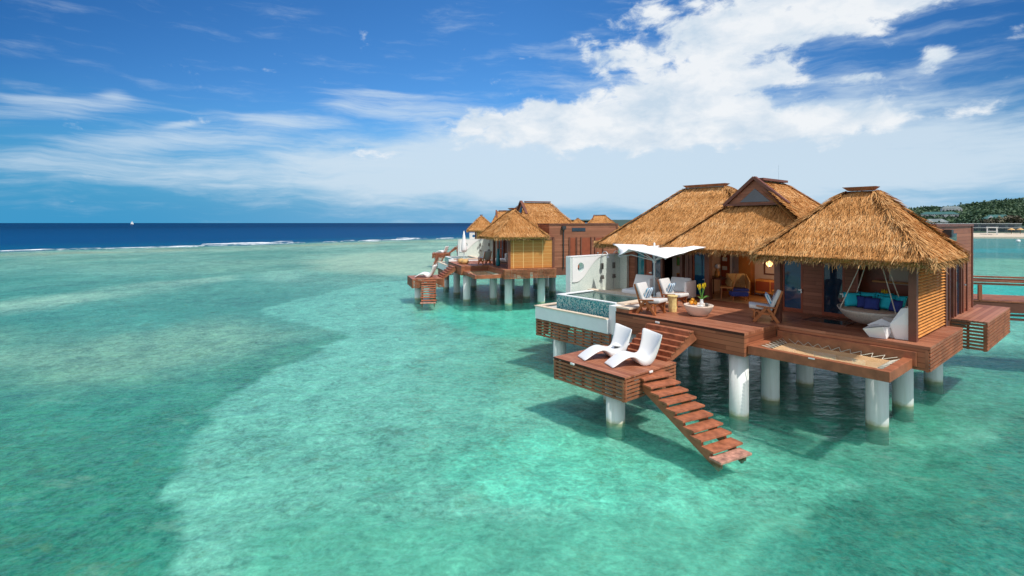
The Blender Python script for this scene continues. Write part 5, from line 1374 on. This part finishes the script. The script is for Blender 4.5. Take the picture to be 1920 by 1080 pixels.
# ---------------------------------------------------------------- far shore on the right
def shore():
    # land: one gently rising sheet from the beach back to the hills
    xs = np.linspace(60, 1500, 150); ys = np.concatenate([np.linspace(150, 240, 22), np.geomspace(250, 1500, 60)])
    XX, YY = np.meshgrid(xs, ys); P = np.stack([XX.ravel(), YY.ravel()], 1)
    k = P[:, 0] / P[:, 1]
    sl_ = 166 + vnoise(P, .02, 3, 70) * 12 + np.clip(150 - P[:, 0], 0, 200) * .25 - np.clip(P[:, 0] - 185, 0, 400) * .35   # waterline
    d = P[:, 1] - sl_
    h = np.clip(d * .06, -1.5, 1.2) + np.clip((d - 30) / 200, 0, 1) * 5
    crest = np.interp(k, [.55, .72, .80, .826, .854, .895, .922, .948, 1.0, 1.1, 1.3, 1.6], [2, 13, 19, 21, 20, 25, 29, 31, 34, 38, 42, 44])
    hill = np.exp(-((P[:, 1] - 900) / 320.0) ** 2) * crest
    h = np.where(d > 25, h + hill + vnoise(P, .012, 5, 71) * 5 * np.clip((d - 60) / 200, 0, 1), h)
    z = h
    nx_ = len(xs); i, j = np.meshgrid(np.arange(len(ys) - 1), np.arange(nx_ - 1), indexing='ij'); q = (i * nx_ + j).ravel()
    Q = np.stack([q, q + 1, q + nx_ + 1, q + nx_], 1)
    hgt_ = z
    land_h = lambda x, y: float(hgt_[np.argmin((P[:, 0] - x) ** 2 + (P[:, 1] - y) ** 2)])
    # sand in front, green behind
    front = (d[q] < 14)
    o1 = np_mesh('beach', np.column_stack([P, z]), Q[front], 'sand', smooth=True); struct(o1)
    o2 = np_mesh('hills', np.column_stack([P, z - .05]), Q[~front], 'hill_green', smooth=True); struct(o2)
    # woodland on the slopes
    Vs, Qs, rn = [], [], []; n0 = 0
    def clump(c, r, hgt, k, leaf):
        nonlocal n0
        u = rng.normal(0, 1, (k, 3)); u /= np.linalg.norm(u, axis=1)[:, None]; rad = rng.random(k)[:, None] ** .4
        p = c + u * rad * [r, r, hgt]
        a = rng.normal(0, 1, (k, 3)); a /= np.linalg.norm(a, axis=1)[:, None]; b = np.cross(a, rng.normal(0, 1, (k, 3))); b /= np.linalg.norm(b, axis=1)[:, None]
        s_ = leaf * rng.uniform(.6, 1.4, k)[:, None]
        Vs.append(np.stack([p - a * s_, p - b * s_, p + a * s_, p + b * s_], 1).reshape(-1, 3)); Qs.append(n0 + np.arange(k * 4).reshape(-1, 4)); rn.append(np.repeat(np.clip(rng.random() * .7 + rng.random(k) * .3, 0, 1), 4)); n0 += 4 * k
    for i in range(3600):
        y = rng.uniform(300, 1000) if i % 3 else rng.uniform(235, 420); x = y * rng.uniform(.70, 1.22)
        r = rng.uniform(1.6, 3.2) * (.7 + y / 800); clump(np.array([x, y, land_h(x, y) + r * .5]), r, r * rng.uniform(.6, 1.0), 24, r * .24)
    w = np_mesh('woodland', np.concatenate(Vs), np.concatenate(Qs), 'foliage', attrs={'rnd': np.concatenate(rn)})
    tag(w, 'dark green woodland covering the hill beyond the beach', 'woodland', kind='stuff')
    # single trees by the beach
    def tree(x, y, h, r, mname, label, leaves=420):
        t = thing('shore_tree', label, 'tree', 'trees behind the beach'); z0 = land_h(x, y); t.location = (x, y, z0 - .2)
        m = MB(); m.tube([(0, 0, 0), (.1 * h, 0, h * .3), (.05 * h, .05 * h, h * .55)], [h * .05, h * .035, h * .02], 7)
        for a in range(4): m.tube([(.08 * h, 0, h * .3), (.25 * r * math.cos(a * 1.6) + .1 * h, .5 * r * math.sin(a * 1.6), h * .6)], [h * .025, h * .01], 5)
        m.build('trunk', 'trunk_bark', t)
        V, Qq, rr = [], [], []; n = 0
        for c in range(14):
            a = rng.uniform(0, 6.28); q = rng.uniform(0, .75); cc = np.array([q * r * math.cos(a), q * r * math.sin(a), h * rng.uniform(.5, .88)]); cr = r * rng.uniform(.3, .5); k = leaves // 14
            u = rng.normal(0, 1, (k, 3)); u /= np.linalg.norm(u, axis=1)[:, None]; p = cc + u * (rng.random(k)[:, None] ** .4) * [cr, cr, cr * .65]
            a_ = rng.normal(0, 1, (k, 3)); a_ /= np.linalg.norm(a_, axis=1)[:, None]; b_ = np.cross(a_, rng.normal(0, 1, (k, 3))); b_ /= np.linalg.norm(b_, axis=1)[:, None]; s_ = r * .085 * rng.uniform(.6, 1.4, k)[:, None]
            V.append(np.stack([p - a_ * s_, p - b_ * s_, p + a_ * s_, p + b_ * s_], 1).reshape(-1, 3)); Qq.append(n + np.arange(k * 4).reshape(-1, 4)); rr.append(np.repeat(np.clip(rng.random() * .6 + rng.random(k) * .4, 0, 1), 4)); n += 4 * k
        np_mesh('crown', np.concatenate(V), np.concatenate(Qq), mname, t, attrs={'rnd': np.concatenate(rr)})
    tree(207, 210, 5.6, 5.5, 'foliage_bronze', 'broad bronze green tree behind the beach at far right')
    tree(199, 211, 4.4, 4.2, 'foliage_bronze', 'lower reddish tree left of the broad bronze one')
    tree(219, 216, 5.2, 5, 'foliage', 'dark green tree at the right edge behind the beach', 420)
    tree(160, 205, 3.4, 2.8, 'foliage', 'small dark tree beside the low hotel block')
    # buildings
    def house(x, y, w, d_, h, roofm, label, gables=0, rz=0, wallm='plaster', roofh=3.0, z=None):
        t = thing('shore_house', label, 'house', 'houses on the far shore'); t.location = (x, y, land_h(x, y) - .3 if z is None else z); t.rotation_euler = (0, 0, R(rz))
        m = MB(); m.box(-w / 2, -d_ / 2, -4, w / 2, d_ / 2, h); m.build('wall', wallm, t)
        m = MB(); m.add([(-w / 2 - .6, -d_ / 2 - .6, h), (w / 2 + .6, -d_ / 2 - .6, h), (w / 2 + .6, d_ / 2 + .6, h), (-w / 2 - .6, d_ / 2 + .6, h), (-w / 2 + d_ * .3, 0, h + roofh), (w / 2 - d_ * .3, 0, h + roofh)],
                        [(0, 1, 5, 4), (1, 2, 5), (2, 3, 4, 5), (3, 0, 4), (0, 3, 2, 1)]); m.build('roof', roofm, t)
        for i in range(gables):
            cx = -w / 2 + w * (i + .5) / gables; m = MB(); m.add([(cx - 1.3, -d_ / 2 - .7, h), (cx + 1.3, -d_ / 2 - .7, h), (cx, -d_ / 2 - .7, h + 1.5), (cx - 1.3, 0, h), (cx + 1.3, 0, h), (cx, 0, h + 1.5)], [(0, 1, 2), (3, 5, 4), (0, 2, 5, 3), (1, 4, 5, 2)]); m.build('dormer', 'plaster', t)
        nwin = max(2, int(w / 3))
        for i in range(nwin):
            cx = -w / 2 + w * (i + .5) / nwin; m = MB(); m.box(cx - .5, -d_ / 2 - .06, h * .35, cx + .5, -d_ / 2 - .01, h * .8); m.build('window', 'dark_glass', t)
    house(254, 265, 11, 8, 2.6, 'green_roof', 'white house with green roof and two dormers above the beach trees', 2, -40, roofh=2.0, z=4.2)
    house(209, 250, 9, 6, 1.6, 'grey_roof', 'white gabled house just above the flat villa annex', 2, -38, roofh=1.6, z=3.3)
    house(268, 318, 18, 8, 2.4, 'green_roof', 'long low green roofed house in the hillside trees', 0, -35, roofh=1.6, z=7.5)
    house(330, 480, 12, 9, 5, 'grey_roof', 'white house high on the hill at left', 0, -30)
    house(430, 560, 16, 10, 5, 'grey_roof', 'white house high on the hill near the crest', 0, -30)
    house(520, 600, 18, 10, 6, 'grey_roof', 'pale house on the hill crest at far right', 0, -30)
    t = thing('beach_hotel', 'long dark hotel block with white balcony bands behind the beach', 'hotel'); t.location = (178, 194, land_h(178, 194) - .2); t.rotation_euler = (0, 0, R(-42))
    m = MB(); m.box(-12, 0, 0, 12, 8, 2.9); m.build('wall', 'grey_roof', t)
    for z in (1.35, 2.92):
        m = MB(); m.box(-12.2, -.8, z, 12.2, 8.2 if z > 2 else -.01, z + .22); m.build('balcony_band', 'plaster', t)
    for z in (.2, 1.7):
        for i in range(9):
            m = MB(); m.box(-11.4 + i * 2.5, -.06, z, -9.8 + i * 2.5, -.01, z + .95); m.build('window', 'dark_glass', t)
    t = thing('beach_pavilion', 'white open frame wedding pavilion standing on the beach', 'pavilion'); t.location = (163, 172, .4); t.rotation_euler = (0, 0, R(-42))
    for (x, y) in ((-1.2, 0), (1.2, 0), (-1.2, 2.4), (1.2, 2.4)):
        m = MB(); m.box(x - .14, y - .14, -.5, x + .14, y + .14, 2.4); m.build('post', 'plaster', t)
    m = MB(); m.box(-1.5, -.3, 2.4, 1.5, 2.7, 2.7); m.build('roof', 'plaster', t); m = MB(); m.box(-1.4, -.1, 1.15, 1.4, .1, 1.4); m.build('rail', 'plaster', t)
    for i in range(9):
        x = 172 + i * 3.4 + rng.uniform(-1, 1); y = 176 - i * .6 + rng.uniform(-1.5, 1.5)
        t = thing('beach_umbrella', 'small straw umbrella on the far beach', 'beach umbrella', 'straw umbrellas on the far beach'); t.location = (x, y, land_h(x, y) - .1)
        m = MB(); m.lathe([(1.1, 1.5), (.5, 1.9), (0, 2.2)], 10); m.build('canopy', 'tan_wicker', t); m = MB(); m.tube([(0, 0, -.2), (0, 0, 1.8)], .07, 6); m.build('pole', 'trunk_bark', t)
shore()
# ---------------------------------------------------------------- small things on the water
t = thing('sailboat', 'tiny white sailboat far out on the dark sea', 'sailboat')
m = MB(); m.add([(-4, 0, .9), (-3, -1, .9), (2, -1, .9), (4.6, 0, 1.1), (2, 1, .9), (-3, 1, .9), (-3, 0, 0), (3, 0, 0)], [(0, 1, 2, 3, 4, 5), (0, 6, 1), (1, 6, 7, 2), (2, 7, 3), (3, 7, 4), (4, 7, 6, 5), (5, 6, 0)]); m.build('hull', 'plaster', t)
m = MB(); m.tube([(.4, 0, .9), (.4, 0, 10)], .09, 6); m.build('mast', 'steel', t)
m = MB(); m.add([(.3, 0, 1.8), (-3.6, .3, 1.8), (.3, 0, 9.8), (.3, .06, 1.8), (-3.6, .36, 1.8), (.3, .06, 9.8)], [(0, 1, 2), (3, 5, 4), (0, 2, 5, 3), (1, 4, 5, 2), (0, 3, 4, 1)]); m.build('sail', 'white_fabric', t)
m = MB(); m.add([(.6, 0, 1.5), (4.2, 0, 1.4), (.5, 0, 8.6), (.6, .05, 1.5), (4.2, .05, 1.4), (.5, .05, 8.6)], [(0, 1, 2), (3, 5, 4), (0, 2, 5, 3), (1, 4, 5, 2), (0, 3, 4, 1)]); m.build('jib', 'white_fabric', t)
t.location = (-1050, 1400, 0); t.rotation_euler = (0, 0, R(20))
t = thing('buoy', 'round white buoy floating off the far beach', 'buoy'); m = MB(); m.lathe([(0, -.3), (.4, -.1), (.45, .15), (.3, .45), (0, .5)], 14); m.build('float', 'buoy_white', t, smooth=True); m = MB(); m.tube([(0, 0, .5), (0, 0, .8)], .05, 6); m.build('pin', 'steel', t); X, Y = W(1909, 453, 0); t.location = (X, Y, 0)
# ---------------------------------------------------------------- real size
for o in TOP:
    o.location = Vector(o.location) * S
    o.scale = Vector(o.scale) * S
